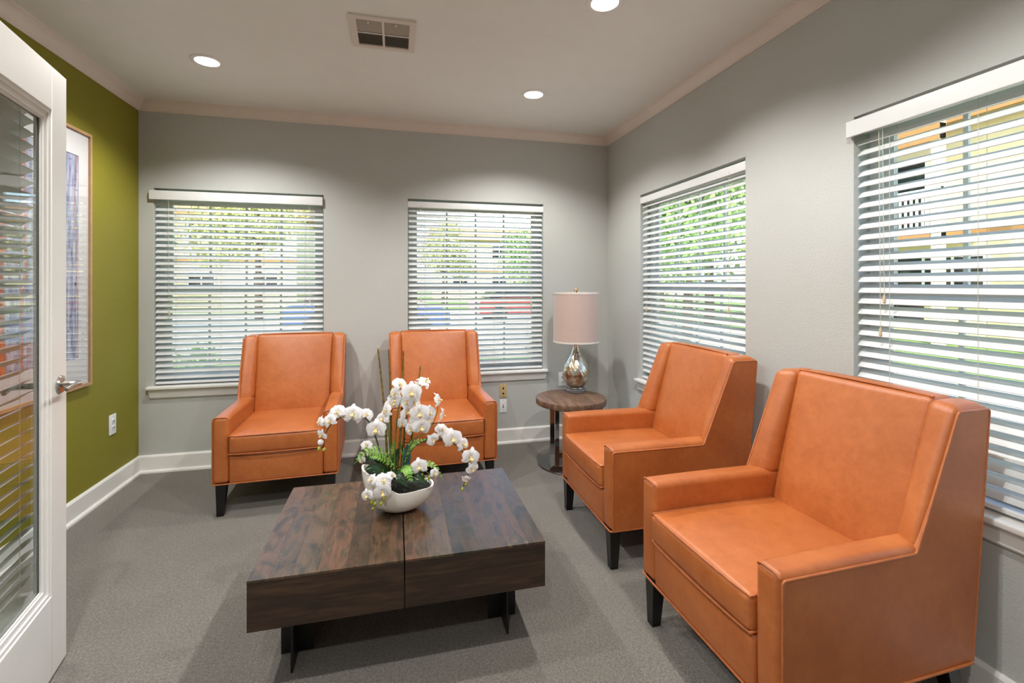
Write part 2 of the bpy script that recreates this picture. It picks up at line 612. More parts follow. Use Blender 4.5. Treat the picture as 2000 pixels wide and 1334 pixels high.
W1 = (-1.692, -0.542); W2 = (0.099, 1.249); W3 = (2.205, 3.345); W4 = (0.437, 1.577)
wall_with_openings('wall_back', 'x', YB, XL - WT, XR + WT, [W1, W2], MAT['wall_grey'], 1)
wall_with_openings('wall_right', 'y', XR, Y_REAR - WT, YB, [W3, W4], MAT['wall_grey'], 1)
wall_with_openings('wall_left', 'y', XL, Y_JOG - WT, YB, [], MAT['wall_green'], -1)
mb = MB().box(XL, X_HALL, Y_JOG - WT, Y_JOG, GROUND, CEIL + .15)
tag(mb.build('wall_jog', MAT['wall_grey'], smooth=0), kind='structure')
mb = MB().box(X_HALL - WT, X_HALL, Y_REAR - WT, Y_JOG - WT, GROUND, CEIL + .15)
tag(mb.build('wall_hall', MAT['wall_grey'], smooth=0), kind='structure')
mb = MB().box(X_HALL, XR, Y_REAR - WT, Y_REAR, GROUND, CEIL + .15)
tag(mb.build('wall_rear', MAT['wall_grey'], smooth=0), kind='structure')
mb = MB().box(XL, XR, Y_REAR, YB, -.14, 0)
tag(mb.build('floor', MAT['carpet'], smooth=0), kind='structure')
mb = MB().box(XL, XR, Y_REAR, YB, CEIL, CEIL + .12)
tag(mb.build('ceiling', MAT['ceiling_paint'], smooth=0), kind='structure')
mb = MB().box(XL - .5, XR + .5, Y_REAR - .5, YB + .5, CEIL + .15, CEIL + .32)
tag(mb.build('roof', MAT['roof_tile'], smooth=0), kind='structure')

# crown moulding, mitred
CP = [(0, .072), (.006, .072), (.009, .064), (.015, .060), (.021, .052), (.030, .038), (.042, .026), (.050, .021), (.052, .014), (.060, .011), (.062, 0), (0, 0)]
o = MB().sweep(CP, lambda p, d: (XL + p, Y_JOG, CEIL - d), lambda p, d: (XL + p, YB - p, CEIL - d)).build('trim_1', MAT['crown_paint'], smooth=25); tag(o, kind='structure')
o = MB().sweep(CP, lambda p, d: (XL + p, YB - p, CEIL - d), lambda p, d: (XR - p, YB - p, CEIL - d)).build('trim_2', MAT['crown_paint'], smooth=25); tag(o, kind='structure')
o = MB().sweep(CP, lambda p, d: (XR - p, Y_REAR, CEIL - d), lambda p, d: (XR - p, YB - p, CEIL - d)).build('trim_3', MAT['crown_paint'], smooth=25); tag(o, kind='structure')
# baseboards with shoe moulding
BP = [(0, 0), (.015, 0), (.015, .112), (.011, .120), (.006, .124), (0, .125)]
SP = [(.015, 0), (.031, 0), (.030, .008), (.026, .015), (.020, .020), (.015, .021)]
def base(name, f0, f1):
    o = tag(MB().sweep(BP, f0, f1).build(name, MAT['white_paint'], smooth=25), kind='structure')
    MB().sweep(SP, f0, f1).build('shoe_moulding', MAT['white_paint'], o, smooth=50)
base('baseboard_left', lambda p, d: (XL + p, Y_JOG, d), lambda p, d: (XL + p, YB - p, d))
base('baseboard_back', lambda p, d: (XL + p, YB - p, d), lambda p, d: (XR - p, YB - p, d))
base('baseboard_right', lambda p, d: (XR - p, Y_REAR, d), lambda p, d: (XR - p, YB - p, d))

# ------------------------------------------------------------------ windows (local: x along wall, y = outward, z up) and blinds
def window(idx, origin, rz, width):
    """origin at the opening's centre on the inner wall face; local +y points outdoors"""
    w = empty('window_%d' % idx, origin, rz)
    tag(w, kind='structure')
    h = width / 2
    fw = .042
    y0, y1 = .085, .14
    m = MB()
    m.box(-h, -h + fw, y0, y1, Z0, Z1); m.box(h - fw, h, y0, y1, Z0, Z1)
    m.box(-h + fw, h - fw, y0, y1, Z1 - fw, Z1); m.box(-h + fw, h - fw, y0, y1, Z0, Z0 + fw)
    m.build('window_frame', MAT['vinyl_white'], w, smooth=0)
    zm = 1.325
    for (za, zb, ya, yb) in ((Z0 + fw, zm + .022, .092, .112), (zm - .022, Z1 - fw, .114, .134)):
        m = MB(); q = .036
        x0, x1 = -h + fw, h - fw
        m.box(x0, x0 + q, ya, yb, za, zb); m.box(x1 - q, x1, ya, yb, za, zb)
        m.box(x0 + q, x1 - q, ya, yb, za, za + .044); m.box(x0 + q, x1 - q, ya, yb, zb - .044, zb)
        s = m.build('sash', MAT['vinyl_white'], w, smooth=0)
        ym = (ya + yb) / 2
        xs = [x0 + q + (x1 - x0 - 2 * q) * k / 4 for k in range(5)]
        pm = MB().box(-(xs[1] - xs[0]) / 2, (xs[1] - xs[0]) / 2, -.002, .002, za + .044, zb - .044).mesh('pane', MAT['pane_glass'], 0)
        gm = MB().box(-.008, .008, -.006, .006, za + .044, zb - .044).mesh('muntin', MAT['vinyl_white'], 0)
        for k in range(4):
            put('pane', pm, s, ((xs[k] + xs[k + 1]) / 2, ym, 0))
            if k: put('muntin', gm, s, (xs[k], ym, 0))
    # stool and apron
    m = MB().rbox((width + .074, .115, .022), .006, n=1, seg=2)
    m.build('sill', MAT['white_paint'], w, loc=(0, .0175, Z0 - .003))
    AP = [(0, .070), (.018, .070), (.021, .058), (.016, .046), (.016, .012), (.010, .004), (0, 0)]
    zt = Z0 - .013 - .070
    m = MB().sweep(AP, lambda p, d: (-h - .012 - .25 * d, -p, zt + d), lambda p, d: (h + .012 + .25 * d, -p, zt + d))
    m.build('apron', MAT['white_paint'], w, smooth=30)
    return w

SLAT_P = 0.0436
def slat_mesh(length, width=.050):
    m = MB()
    n = 6; prof = []
    for i in range(n + 1):
        t = -1 + 2 * i / n
        prof.append((t * width / 2, .0035 * (1 - t * t)))
    sec = [(a, b + .0028) for a, b in prof] + [(a, b) for a, b in reversed(prof)]
    return m.sweep(sec, lambda p, d: (-length / 2, p, d), lambda p, d: (length / 2, p, d)).mesh('slat', MAT['blind_slat'], 30)

def blind(origin, rz, width, label, proud, over=(0, 0), tilt=38, cords=(-.40, .40), seed=1, ztop=2.026, zbot=.634, ysl=.034, pitch=SLAT_P, val_h=.066, name='window_blind'):
    """local +y points outdoors; proud: valance stands in front of the wall"""
    rnd = random.Random(seed)
    b = empty(name, origin, rz)
    tag(b, label, 'blind')
    h = width / 2
    L = width - .014
    yv = -.022 if proud else .004
    x0, x1 = (-h - over[0], h + over[1])
    m = MB().rbox((x1 - x0, .012, val_h), .003, n=1, seg=2)
    m.build('valance', MAT['blind_white'], b, loc=((x0 + x1) / 2, yv, ztop - val_h / 2))
    if proud:
        for xa in (x0, x1 - .01):
            MB().box(xa, xa + .01, yv + .004, -.001, ztop - val_h + .001, ztop - .001).build('valance_return', MAT['blind_white'], b, smooth=0)
    m = MB().box(-L / 2, L / 2, .012, .058, ztop - .046, ztop - .002)
    m.build('headrail', MAT['blind_white'], b, smooth=0)
    sm = slat_mesh(L)
    z = ztop - val_h - .018
    zs = []
    while z > zbot + .028:
        zs.append(z); z -= pitch
    for z in zs:
        put('slat', sm, b, (rnd.uniform(-.001, .001), ysl, z), (math.radians(tilt + rnd.uniform(-.9, .9)), rnd.uniform(-.0012, .0012), 0))
    m = MB().rbox((L, .05, .016), .005, n=1, seg=2)
    m.build('bottom_rail', MAT['blind_white'], b, loc=(0, ysl, zbot))
    c, s = math.cos(math.radians(tilt)), math.sin(math.radians(tilt))
    for k in range(4):
        x = -L / 2 + L * (.115 + .77 * k / 3)
        m = MB()
        for sy in (-1, 1):
            m.tube([(x, ysl + sy * .0265 * c, ztop - val_h + .03), (x, ysl + sy * .0265 * c, zbot)], .0008, 5)
        m.build('ladder_cord', MAT['cord'], b)
    for (cx, zend) in cords:
        m = MB()
        m.tube([(cx, -.004 if not proud else -.012, ztop - val_h + .02), (cx + .002, -.006, zend)], .0011, 5)
        o = m.build('pull_cord', MAT['cord'], b)
        MB().lathe([(.002, .0), (.0062, .004), (.0055, .018), (.0028, .032), (.0016, .036)], seg=10).build('tassel', MAT['tassel'], o, loc=(cx + .002, -.006, zend - .034))
    return b

def cx(w): return (w[0] + w[1]) / 2
WID = 1.15
window(1, (cx(W1), YB, 0), 0, W1[1] - W1[0])
window(2, (cx(W2), YB, 0), 0, W2[1] - W2[0])
window(3, (XR, cx(W3), 0), -math.pi / 2, W3[1] - W3[0])
window(4, (XR, cx(W4), 0), -math.pi / 2, W4[1] - W4[0])
blind((cx(W1), YB, 0), 0, 1.15, 'white slatted blind on the window next to the green wall', True, over=(.018, -.004), cords=[(-.475, 1.16), (.475, 1.24)], seed=1)
blind((cx(W2), YB, 0), 0, 1.15, 'white slatted blind on the back window beside the table lamp', False, cords=[(-.47, 1.24), (.46, 1.20)], seed=2, val_h=.050)
blind((XR, cx(W3), 0), -math.pi / 2, 1.14, 'white slatted blind on the side window between the lamp and the long wall', False, cords=[(-.47, 1.18), (.44, 1.22)], seed=3, val_h=.050)
blind((XR, cx(W4), 0), -math.pi / 2, 1.14, 'white slatted blind on the side window away from the lamp', True, over=(.012, .012), cords=[(-.44, 1.31), (-.455, 1.18)], seed=4, tilt=41)

# ------------------------------------------------------------------ glazed door, standing open (local: x from latch edge to hinge, y = far side, z up)
DOOR_W, DOOR_H, DOOR_T = .865, 2.095, .044
DANG = math.atan2(-.983, .184)
door = empty('door_1', (-1.159, 2.057, 0), DANG)
tag(door, kind='structure')
# local +x runs toward the hinge; near face (seen by the camera) is local y=0, the leaf lies at negative local y
def dbox(x0, x1, y0, y1, z0, z1): return MB().box(x0, x1, y0, y1, z0, z1)
yA, yB = -DOOR_T, 0.0
zb0 = .008
GL = (.112, DOOR_W - .112, .285, 1.945)   # glazing opening
for (a, b) in ((0, GL[0]), (GL[1], DOOR_W)):
    m = MB().rbox((b - a, DOOR_T, DOOR_H - zb0), .002, n=1, seg=1)
    m.build('stile', MAT['white_paint'], door, smooth=20, loc=((a + b) / 2, (yA + yB) / 2, (DOOR_H + zb0) / 2))
for (a, b) in ((zb0, GL[2]), (GL[3], DOOR_H)):
    m = MB().rbox((GL[1] - GL[0], DOOR_T, b - a), .002, n=1, seg=1)
    m.build('rail', MAT['white_paint'], door, smooth=20, loc=((GL[0] + GL[1]) / 2, (yA + yB) / 2, (a + b) / 2))
# glazing bead: stepped moulding around the glass, both faces
def bead(sgn):
    m = MB()
    for (ins0, ins1, yy0, yy1) in ((0, .014, -.016, -.004), (.014, .034, -.017, -.009), (.034, .042, -.018, -.013)):
        if sgn < 0: yy0, yy1 = -DOOR_T - yy1, -DOOR_T - yy0
        x0, x1, z0, z1 = GL[0] + ins0, GL[1] - ins0, GL[2] + ins0, GL[3] - ins0
        t = ins1 - ins0
        m.box(x0, x0 + t, yy0, yy1, z0, z1); m.box(x1 - t, x1, yy0, yy1, z0, z1)
        m.box(x0 + t, x1 - t, yy0, yy1, z0, z0 + t); m.box(x0 + t, x1 - t, yy0, yy1, z1 - t, z1)
    m.build('glazing_bead', MAT['white_paint'], door, smooth=0)
bead(1); bead(-1)
MB().box(GL[0] + .002, GL[1] - .002, -.025, -.019, GL[2] + .002, GL[3] - .002).build('pane', MAT['pane_glass'], door, smooth=0)
for sgn in (1, -1):
    y0 = 0.0 if sgn > 0 else -DOOR_T
    m = MB()
    rings = [(.0, .031), (.004, .032), (.009, .029), (.011, .020), (.012, .012), (.030, .011)]
    vs = []; fs = []
    seg = 20
    for (d, r) in rings:
        for k in range(seg):
            a = 2 * math.pi * k / seg
            vs.append((.055 + r * math.cos(a), y0 + sgn * d, .998 + r * math.sin(a)))
    for i in range(len(rings) - 1):
        for k in range(seg):
            k2 = (k + 1) % seg
            fs.append((i * seg + k, i * seg + k2, (i + 1) * seg + k2, (i + 1) * seg + k))
    m.add(vs, fs)
    ro = m.build('handle_rose', MAT['nickel'], door)
    pts = smooth_path([(.055, y0 + sgn * .028, .998), (.055, y0 + sgn * .050, .998), (.078, y0 + sgn * .062, 1.000), (.115, y0 + sgn * .062, 1.003), (.165, y0 + sgn * .056, .996)], 5)
    n = len(pts)
    MB().tube(pts, .009, 10, rad=[.011 - .005 * i / n for i in range(n)]).build('lever', MAT['nickel'], ro)
m = MB()
for z in (.3, 1.05, 1.85): m.tube([(DOOR_W + .004, .004, z - .05), (DOOR_W + .004, .004, z + .05)], .007, 8)
m.build('hinge', MAT['nickel'], door)
# blind hung on the far face of the door
b = empty('window_blind', (-1.159, 2.057, 0), DANG)
tag(b, 'white slatted blind hung on the open glass door', 'blind')
sL = DOOR_W - .07 - .035
sm = slat_mesh(sL)
MB().box(.035, DOOR_W - .07, -DOOR_T - .075, -DOOR_T - .002, 1.965, 2.03).build('headrail', MAT['blind_white'], b, smooth=0)
z = 1.945; rnd = random.Random(9)
while z > .30:
    put('slat', sm, b, (.035 + sL / 2, -DOOR_T - .046, z), (math.radians(31 + rnd.uniform(-.6, .6)), 0, 0))
    z -= .0425
MB().rbox((sL, .05, .016), .004, n=1, seg=2).build('bottom_rail', MAT['blind_white'], b, loc=(.035 + sL / 2, -DOOR_T - .046, .272))
for x in (.157, .62):
    m = MB()
    for yy in (-.0205, -.0715): m.tube([(x, -DOOR_T + yy, 1.965), (x, -DOOR_T + yy, .272)], .0009, 5)
    m.build('ladder_cord', MAT['cord'], b)

# ------------------------------------------------------------------ ceiling fixtures
def downlight(x, y, label, group=None):
    t = empty('recessed_light', (x, y, CEIL))
    tag(t, label, 'ceiling light', group)
    prof = [(.062, .0), (.064, -.006), (.080, -.007), (.087, -.004), (.088, 0.0)]
    MB().lathe(prof, seg=40, cap0=False, cap1=False).build('trim_ring', MAT['white_paint'], t, smooth=60)
    MB().lathe([(.064, -.0025), (.050, -.004), (.001, -.0048)], seg=40, cap0=False).build('lens', MAT['lamp_lens'], t, smooth=60)
    ld = bpy.data.lights.new('downlight_bulb', 'SPOT')
    ld.energy = DOWNLIGHT_W
    ld.color = DOWNLIGHT_COL
    ld.spot_size = math.radians(140)
    ld.spot_blend = .55
    ld.shadow_soft_size = .03
    lo = bpy.data.objects.new('bulb', ld)
    COL.objects.link(lo)
    lo.parent = t
    lo.location = (0, 0, -.045)
    return t
downlight(-1.075, 3.135, 'round recessed ceiling light in the corner by the green wall')
downlight(.928, 3.145, 'round recessed ceiling light above the lamp corner')
downlight(.948, 2.04, 'round recessed ceiling light over the pair of side armchairs')
downlight(-1.075, 2.04, 'round recessed ceiling light above the open glass door')
downlight(.948, .93, 'round recessed ceiling light over the window wall, behind the armchairs')

downlight(-.82, .93, 'round recessed ceiling light in front of the doorway')

downlight(-.30, -.40, 'added unseen ceiling light behind the camera, fill for the front faces')  # fill added out of view, brightens flowers, bowl and table front
vx0, vx1, vy0, vy1 = -.222, .102, 2.410, 2.730
v = empty('ceiling_vent', ((vx0 + vx1) / 2, (vy0 + vy1) / 2, CEIL))
tag(v, 'square white air vent with four louvred panels in the ceiling', 'vent')
hw, hd = (vx1 - vx0) / 2, (vy1 - vy0) / 2
m = MB(); q = .032
for (a, b_, c, d) in ((-hw, hw, -hd, -hd + q), (-hw, hw, hd - q, hd), (-hw, -hw + q, -hd + q, hd - q), (hw - q, hw, -hd + q, hd - q)):
    m.box(a, b_, c, d, -.010, 0)
m.build('frame', MAT['vent_paint'], v, smooth=0)
m = MB().box(-.006, .006, -hd + q, hd - q, -.0095, -.001); m.build('divider', MAT['vent_paint'], v, smooth=0)
m = MB().box(-hw + q, hw - q, -.005, .005, -.0090, -.001); m.build('divider', MAT['vent_paint'], v, smooth=0)
MB().box(-hw + q, hw - q, -hd + q, hd - q, -.0015, -.0005).build('duct', MAT['vent_inside'], v, smooth=0)
lm = MB().box(-hw + q, hw - q, -.0058, .0058, -.0005, .0005).mesh('louvre', MAT['vent_louvre'], 0)
for k in range(18):
    y = -hd + q + (2 * hd - 2 * q) * (k + .5) / 18
    if abs(y) < .008: continue
    put('louvre', lm, v, (0, y, -.0052), (math.radians(32 if y > 0 else -32), 0, 0))
m = MB()
for x in (-.075, .06): m.box(x, x + .006, -hd + q, -hd + q + .022, -.016, -.009)
m.build('damper_lever', MAT['vent_paint'], v, smooth=0)

# ------------------------------------------------------------------ picture on the green wall
PY0, PY1, PZ0, PZ1 = 2.10, 3.354, .752, 2.243
pic = empty('framed_picture', (XL, (PY0 + PY1) / 2, (PZ0 + PZ1) / 2))
tag(pic, 'tall framed birch print with wide white mat on the green wall', 'picture')
hy, hz = (PY1 - PY0) / 2, (PZ1 - PZ0) / 2
FW = .017
m = MB().box(.001, .024, -hy, -hy + FW, -hz, hz); m.box(.001, .024, hy - FW, hy, -hz, hz)
m.box(.001, .024, -hy + FW, hy - FW, hz - FW, hz); m.box(.001, .024, -hy + FW, hy - FW, -hz, -hz + FW)
m.build('frame', MAT['frame_wood'], pic, smooth=0)
mw = .105
m = MB()
for (a, b_, c, d) in ((-hy + FW, -hy + mw, -hz + FW, hz - FW), (hy - mw, hy - FW, -hz + FW, hz - FW), (-hy + mw, hy - mw, hz - mw - .048, hz - FW), (-hy + mw, hy - mw, -hz + FW, -hz + mw + .066)):
    m.box(.006, .012, a, b_, c, d)
m.build('mat', MAT['mat_board'], pic, smooth=0)
MB().box(.003, .008, -hy + FW, hy - FW, -hz + FW, hz - FW).build('print', MAT['art'], pic, smooth=0)
MB().box(.0135, .0155, -hy + FW, hy - FW, -hz + FW, hz - FW).build('pane', MAT['picture_glass'], pic, smooth=0)

# ------------------------------------------------------------------ wall plates (local: x along wall, y into room negative, z up)
def plate(name, loc, rz, w, h, mat, label, cat, kind):
    t = empty(name, loc, rz)
    tag(t, label, cat)
    MB().rbox((w, .007, h), .0025, n=1, seg=2).build('plate', mat, t, loc=(0, -.0032, 0))
    if kind == 'duplex':
        for s in (-1, 1):
            o = MB().rbox((.030, .004, .028), .0018, n=1, seg=2).build('socket', mat, t, loc=(0, -.0075, s * .021))
            MB().box(-.0095, -.0060, -.0032, -.0005, -.007, .007).box(.0060, .0095, -.0032, -.0005, -.007, .007).build('slot', MAT['slot_dark'], o, smooth=0)
    elif kind == 'jack':
        for s in (-1, 1):
            MB().lathe([(.0075, 0), (.0075, .003)], seg=16).build('jack', MAT['slot_dark'], t, loc=(0, -.0065, s * .022), rot=(math.pi / 2, 0, 0))
    elif kind == 'toggle':
        MB().box(-.005, .005, -.0090, -.006, -.012, .012).build('slot', MAT['slot_dark'], t, smooth=0)
        MB().hexa8([(-.004, -.018, .0), (.004, -.018, .0), (-.004, -.0065, -.006), (.004, -.0065, -.006), (-.004, -.018, .006), (.004, -.018, .006), (-.004, -.0065, .006), (.004, -.0065, .006)]).build('toggle', MAT['plate_white'], t, smooth=0)
    for s in ((-1, 1) if kind != 'duplex' else (0,)):
        MB().lathe([(.003, 0), (.0025, .0012)], seg=8).build('screw', MAT['nickel'], t, loc=(0, -.0065, s * h * .42), rot=(math.pi / 2, 0, 0))
    return t
plate('wall_outlet', (XL, 3.603, .443), math.pi / 2, .074, .128, MAT['plate_white'], 'white electrical outlet plate on the green wall', 'outlet', 'duplex')
plate('wall_outlet', (.890, YB, .447), 0, .062, .116, MAT['plate_beige'], 'beige wall plate with two jacks under the back window', 'outlet', 'jack')
plate('wall_switch', (.890, YB, .318), 0, .062, .112, MAT['plate_white'], 'white switch plate directly below the beige plate', 'switch', 'toggle')
plate('wall_outlet', (1.425, YB, .520), 0, .074, .118, MAT['plate_white'], 'white outlet plate on the wall behind the table lamp', 'outlet', 'duplex')

# ------------------------------------------------------------------ armchair (local: +y front, +x sitter's right, z up)
def armchair():
    root = empty('armchair')
    LE, PI_ = MAT['leather'], MAT['leather_piping']
    T = .086
    def xo(y, z): return .335 + .009 * (y + .35) / .74 + .006 * max(0, (z - .57) / .4)
    PR = .0042
    for s in (-1, 1):
        def X(y, z, inn=0): return s * (xo(y, z) - .002 - inn)
        def hexc(pts):
            # pts: 4 (y,z) = back-low, front-low, back-high, front-high
            (b0, f0, b1, f1) = pts
            c = [(X(*b0, T), *b0), (X(*b0), *b0), (X(*f0, T), *f0), (X(*f0), *f0), (X(*b1, T), *b1), (X(*b1), *b1), (X(*f1, T), *f1), (X(*f1), *f1)]
            return c
        # arm
        arm = MB().rhexa(hexc([(-.335, .19), (.384, .19), (-.335, .574), (.386, .577)]), .022, (.003, .004, .006), n=6, seg=4).build('arm', LE, root, smooth=50)
        # seam across the front of the arm top
        p = [Vector((X(.386, .56, T - .006), .379, .566)), Vector((X(.386, .56, T - .016), .382, .576)), Vector((X(.386, .56, .016), .383, .577)), Vector((X(.386, .56, .002), .380, .566))]
        MB().tube(round_path(p, .012), PR * .8, 7).build('piping', PI_, arm)
        # wing
        c = [(X(-.36, .56, T), -.350, .555), (X(-.36, .56), -.350, .555), (X(-.13, .56, T), -.142, .560), (X(-.107, .56), -.108, .560),
             (X(-.42, .98, T), -.415, .984), (X(-.42, .98), -.415, .978), (X(-.285, .98, T), -.288, .984), (X(-.275, .98), -.274, .978)]
        MB().rhexa(c, .026, (.004, .008, .004), n=7, seg=4).build('wing', LE, root, smooth=50)
        # outer side panel
        prof = [(.374, .188), (.374, .560), (-.116, .557), (-.283, .963), (-.418, .963), (-.352, .188)]
        rp = [Vector((0, a, b)) for a, b in prof]
        core = round_path(rp, .012, 3, True)
        n = len(core)
        vs = [(s * (xo(q.y, q.z) - .020), q.y, q.z) for q in core] + [(s * (xo(q.y, q.z) + .0015), q.y, q.z) for q in core]
        # split outer face into convex pieces: fan from points along the panel
        m = MB().add(vs, [(i, (i + 1) % n, n + (i + 1) % n, n + i) for i in range(n)] + [tuple(range(n, 2 * n))])
        sp = m.build('side_panel', LE, root, smooth=30)
        path = [Vector((s * (xo(a, b) - .0005), a, b)) for a, b in [(.374, .192), (.374, .560), (-.116, .557), (-.283, .963), (-.419, .963), (-.3535, .192)]]
        MB().tube(round_path(path, .012, 5), PR, 8).build('piping', PI_, sp)
        # legs
        for (yt, yb_, w0, w1) in ((.352, .356, .056, .036), (-.300, -.345, .050, .034)):
            xt, xb = s * .298, s * .304
            if yt < 0: xt, xb = s * .288, s * .296
            m = MB().hexa8([(xb - w1 / 2, yb_ - w1 / 2, 0), (xb + w1 / 2, yb_ - w1 / 2, 0), (xb - w1 / 2, yb_ + w1 / 2, 0), (xb + w1 / 2, yb_ + w1 / 2, 0),
                            (xt - w0 / 2, yt - w0 / 2, .192), (xt + w0 / 2, yt - w0 / 2, .192), (xt - w0 / 2, yt + w0 / 2, .192), (xt + w0 / 2, yt + w0 / 2, .192)])
            m.build('leg', MAT['black_wood'], root, smooth=0)
    # under-frame
    MB().box(-.29, .29, -.33, .36, .186, .36).build('seat_base', MAT['underside_cloth'], root, smooth=0)
    # front rail
    fr = MB().rhexa([(-.256, .32, .188), (.256, .32, .188), (-.256, .384, .188), (.256, .384, .188), (-.256, .32, .352), (.256, .32, .352), (-.256, .386, .352), (.256, .386, .352)], .012, (0, .005, .002), n=6).build('front_rail', LE, root, smooth=50)
    pth = [(-.340, -.345, .190), (-.342, .386, .190), (.342, .386, .190), (.340, -.345, .190)]
    MB().tube(round_path(pth, .016, 4), PR, 8).build('piping', PI_, fr)
    # seat cushion
    hwid = .2545
    cu = MB().rhexa([(-hwid, -.20, .360), (hwid, -.20, .360), (-hwid, .398, .360), (hwid, .398, .360), (-hwid, -.20, .468), (hwid, -.20, .468), (-hwid, .402, .470), (hwid, .402, .470)], .018, (0, .010, .019), n=10, seg=3).build('seat_cushion', LE, root, smooth=50)
    for (z, ins) in ((.4665, .004), (.364, .004)):
        k = 14
        front = []
        for i in range(k + 1):
            u = -1 + 2 * i / k
            front.append(Vector((u * (hwid - ins), .397 + .009 * (1 - u * u), z + (.004 * (1 - u * u) if z > .4 else -.001))))
        pth = [Vector((-hwid + ins, -.16, z))] + front + [Vector((hwid - ins, -.16, z))]
        MB().tube(pth, PR, 8).build('piping', PI_, cu)
    # inside back
    bw = .2565
    bk = MB().rhexa([(-bw, -.330, .40), (bw, -.330, .40), (-bw, -.150, .40), (bw, -.150, .40), (-bw, -.405, .986), (bw, -.405, .986), (-bw, -.303, .986), (bw, -.303, .986)], .020, (0, .030, .006), n=10, seg=3).build('backrest', LE, root, smooth=50)
    k = 12
    pth = []
    for i in range(k + 1):
        u = -1 + 2 * i / k
        pth.append(Vector((u * (bw - .003), -.316 + .004 * (1 - u * u), .987 + .0055 * (1 - u * u))))
    MB().tube(pth, PR, 8).build('piping', PI_, bk)
    # outside back
    MB().rhexa([(-.325, -.356, .19), (.325, -.356, .19), (-.325, -.318, .19), (.325, -.318, .19), (-.335, -.424, .972), (.335, -.424, .972), (-.335, -.385, .972), (.335, -.385, .972)], .012, (0, .004, 0), n=4, seg=3).build('back_panel', LE, root, smooth=50)
    return root

CHAIRS = [(-.699, 3.464, 3.177, 'orange leather wing armchair standing closest to the green wall'),
          (.303, 3.456, 3.168, 'orange leather wing armchair against the back wall, beside the beige wall plate'),
          (1.366, 2.382, 1.564, 'orange leather wing armchair along the side wall, next to the round lamp table'),
          (1.364, 1.403, 1.597, 'orange leather wing armchair along the side wall, away from the lamp table')]
proto = armchair()
for i, (x, y, a, lab) in enumerate(CHAIRS):
    o = proto if i == 0 else copy_tree(proto)
    o.location = (x, y, 0)
    o.rotation_euler = (0, 0, a)
    tag(o, lab, 'armchair', 'orange leather wing armchairs')

# ------------------------------------------------------------------ coffee table
TX0, TX1, TY0, TY1, TZ0, TZ1, TS = -.462, .539, 1.674, 2.396, .234, .40, .031
ct = empty('coffee_table', ((TX0 + TX1) / 2, (TY0 + TY1) / 2, 0))
tag(ct, 'dark wooden block coffee table split in two halves on black metal legs', 'table')
ox, oy = (TX0 + TX1) / 2, (TY0 + TY1) / 2
for (a, b_) in ((TX0, TS - .002), (TS + .002, TX1)):
    o = MB().rbox((b_ - a, TY1 - TY0, TZ1 - .006 - TZ0), .0015, n=1, seg=1).build('table_block', MAT['table_side'], ct, smooth=20, loc=((a + b_) / 2 - ox, 0, (TZ0 + TZ1 - .006) / 2))
    rnd = random.Random(int(a * 100) + 77)
    edges = [0]
    while edges[-1] < .93: edges.append(edges[-1] + rnd.uniform(.13, .21))
    edges = edges[:-1] + [1.0] if 1 - edges[-2] > .1 else edges[:-2] + [1.0]
    for k in range(len(edges) - 1):
        w = (b_ - a)
        p0, p1 = a + w * edges[k], a + w * edges[k + 1]
        MB().box(-(p1 - p0) / 2 + .0002, (p1 - p0) / 2 - .0002, (TY0 - TY1) / 2, (TY1 - TY0) / 2, -.0035, .0035).build('plank', MAT['table_plank'], o, smooth=0, loc=((p0 + p1) / 2 - (a + b_) / 2, 0, (TZ1 - TZ0) / 2 - .0005))
for lx, sg in ((-.349, -1), (.421, 1)):
    MB().box(lx - .004 - ox, lx + .004 - ox, 1.781 - oy, 2.29 - oy, 0, TZ0 + .002).build('leg_plate', MAT['black_metal'], ct, smooth=0)
    for yy in (1.886, 2.185):
        MB().box(lx - .056 - ox, lx + .056 - ox, yy - .004 - oy, yy + .004 - oy, 0, TZ0 + .001).build('cross_plate', MAT['black_metal'], ct, smooth=0)

# ------------------------------------------------------------------ side table and lamp
SX, SY = 1.290, 3.375
st = empty('side_table', (SX, SY, 0))
tag(st, 'round walnut side table on chrome hoops in the corner', 'table')
MB().lathe([(.255, .452), (.263, .456), (.265, .462), (.265, .492), (.263, .498), (.258, .50)], seg=64).build('table_top', MAT['walnut'], st, smooth=35)
MB().lathe([(.252, 0), (.252, .006), (.248, .010)], seg=64).build('base_plate', MAT['chrome_dark'], st, smooth=35)
for (x0, x1, y) in ((1.085, 1.495, 3.262), (1.215, 1.365, 3.530)):
    m = MB()
    x0 -= SX; x1 -= SX; y -= SY
    hw2 = .009; t = .034
    m.box(x0, x0 + t, y - hw2, y + hw2, .010, .452); m.box(x1 - t, x1, y - hw2, y + hw2, .010, .452)
    m.box(x0 + t, x1 - t, y - hw2, y + hw2, .010, .030); m.box(x0 + t, x1 - t, y - hw2, y + hw2, .432, .452)
    m.build('leg_hoop', MAT['chrome'], st, smooth=0)

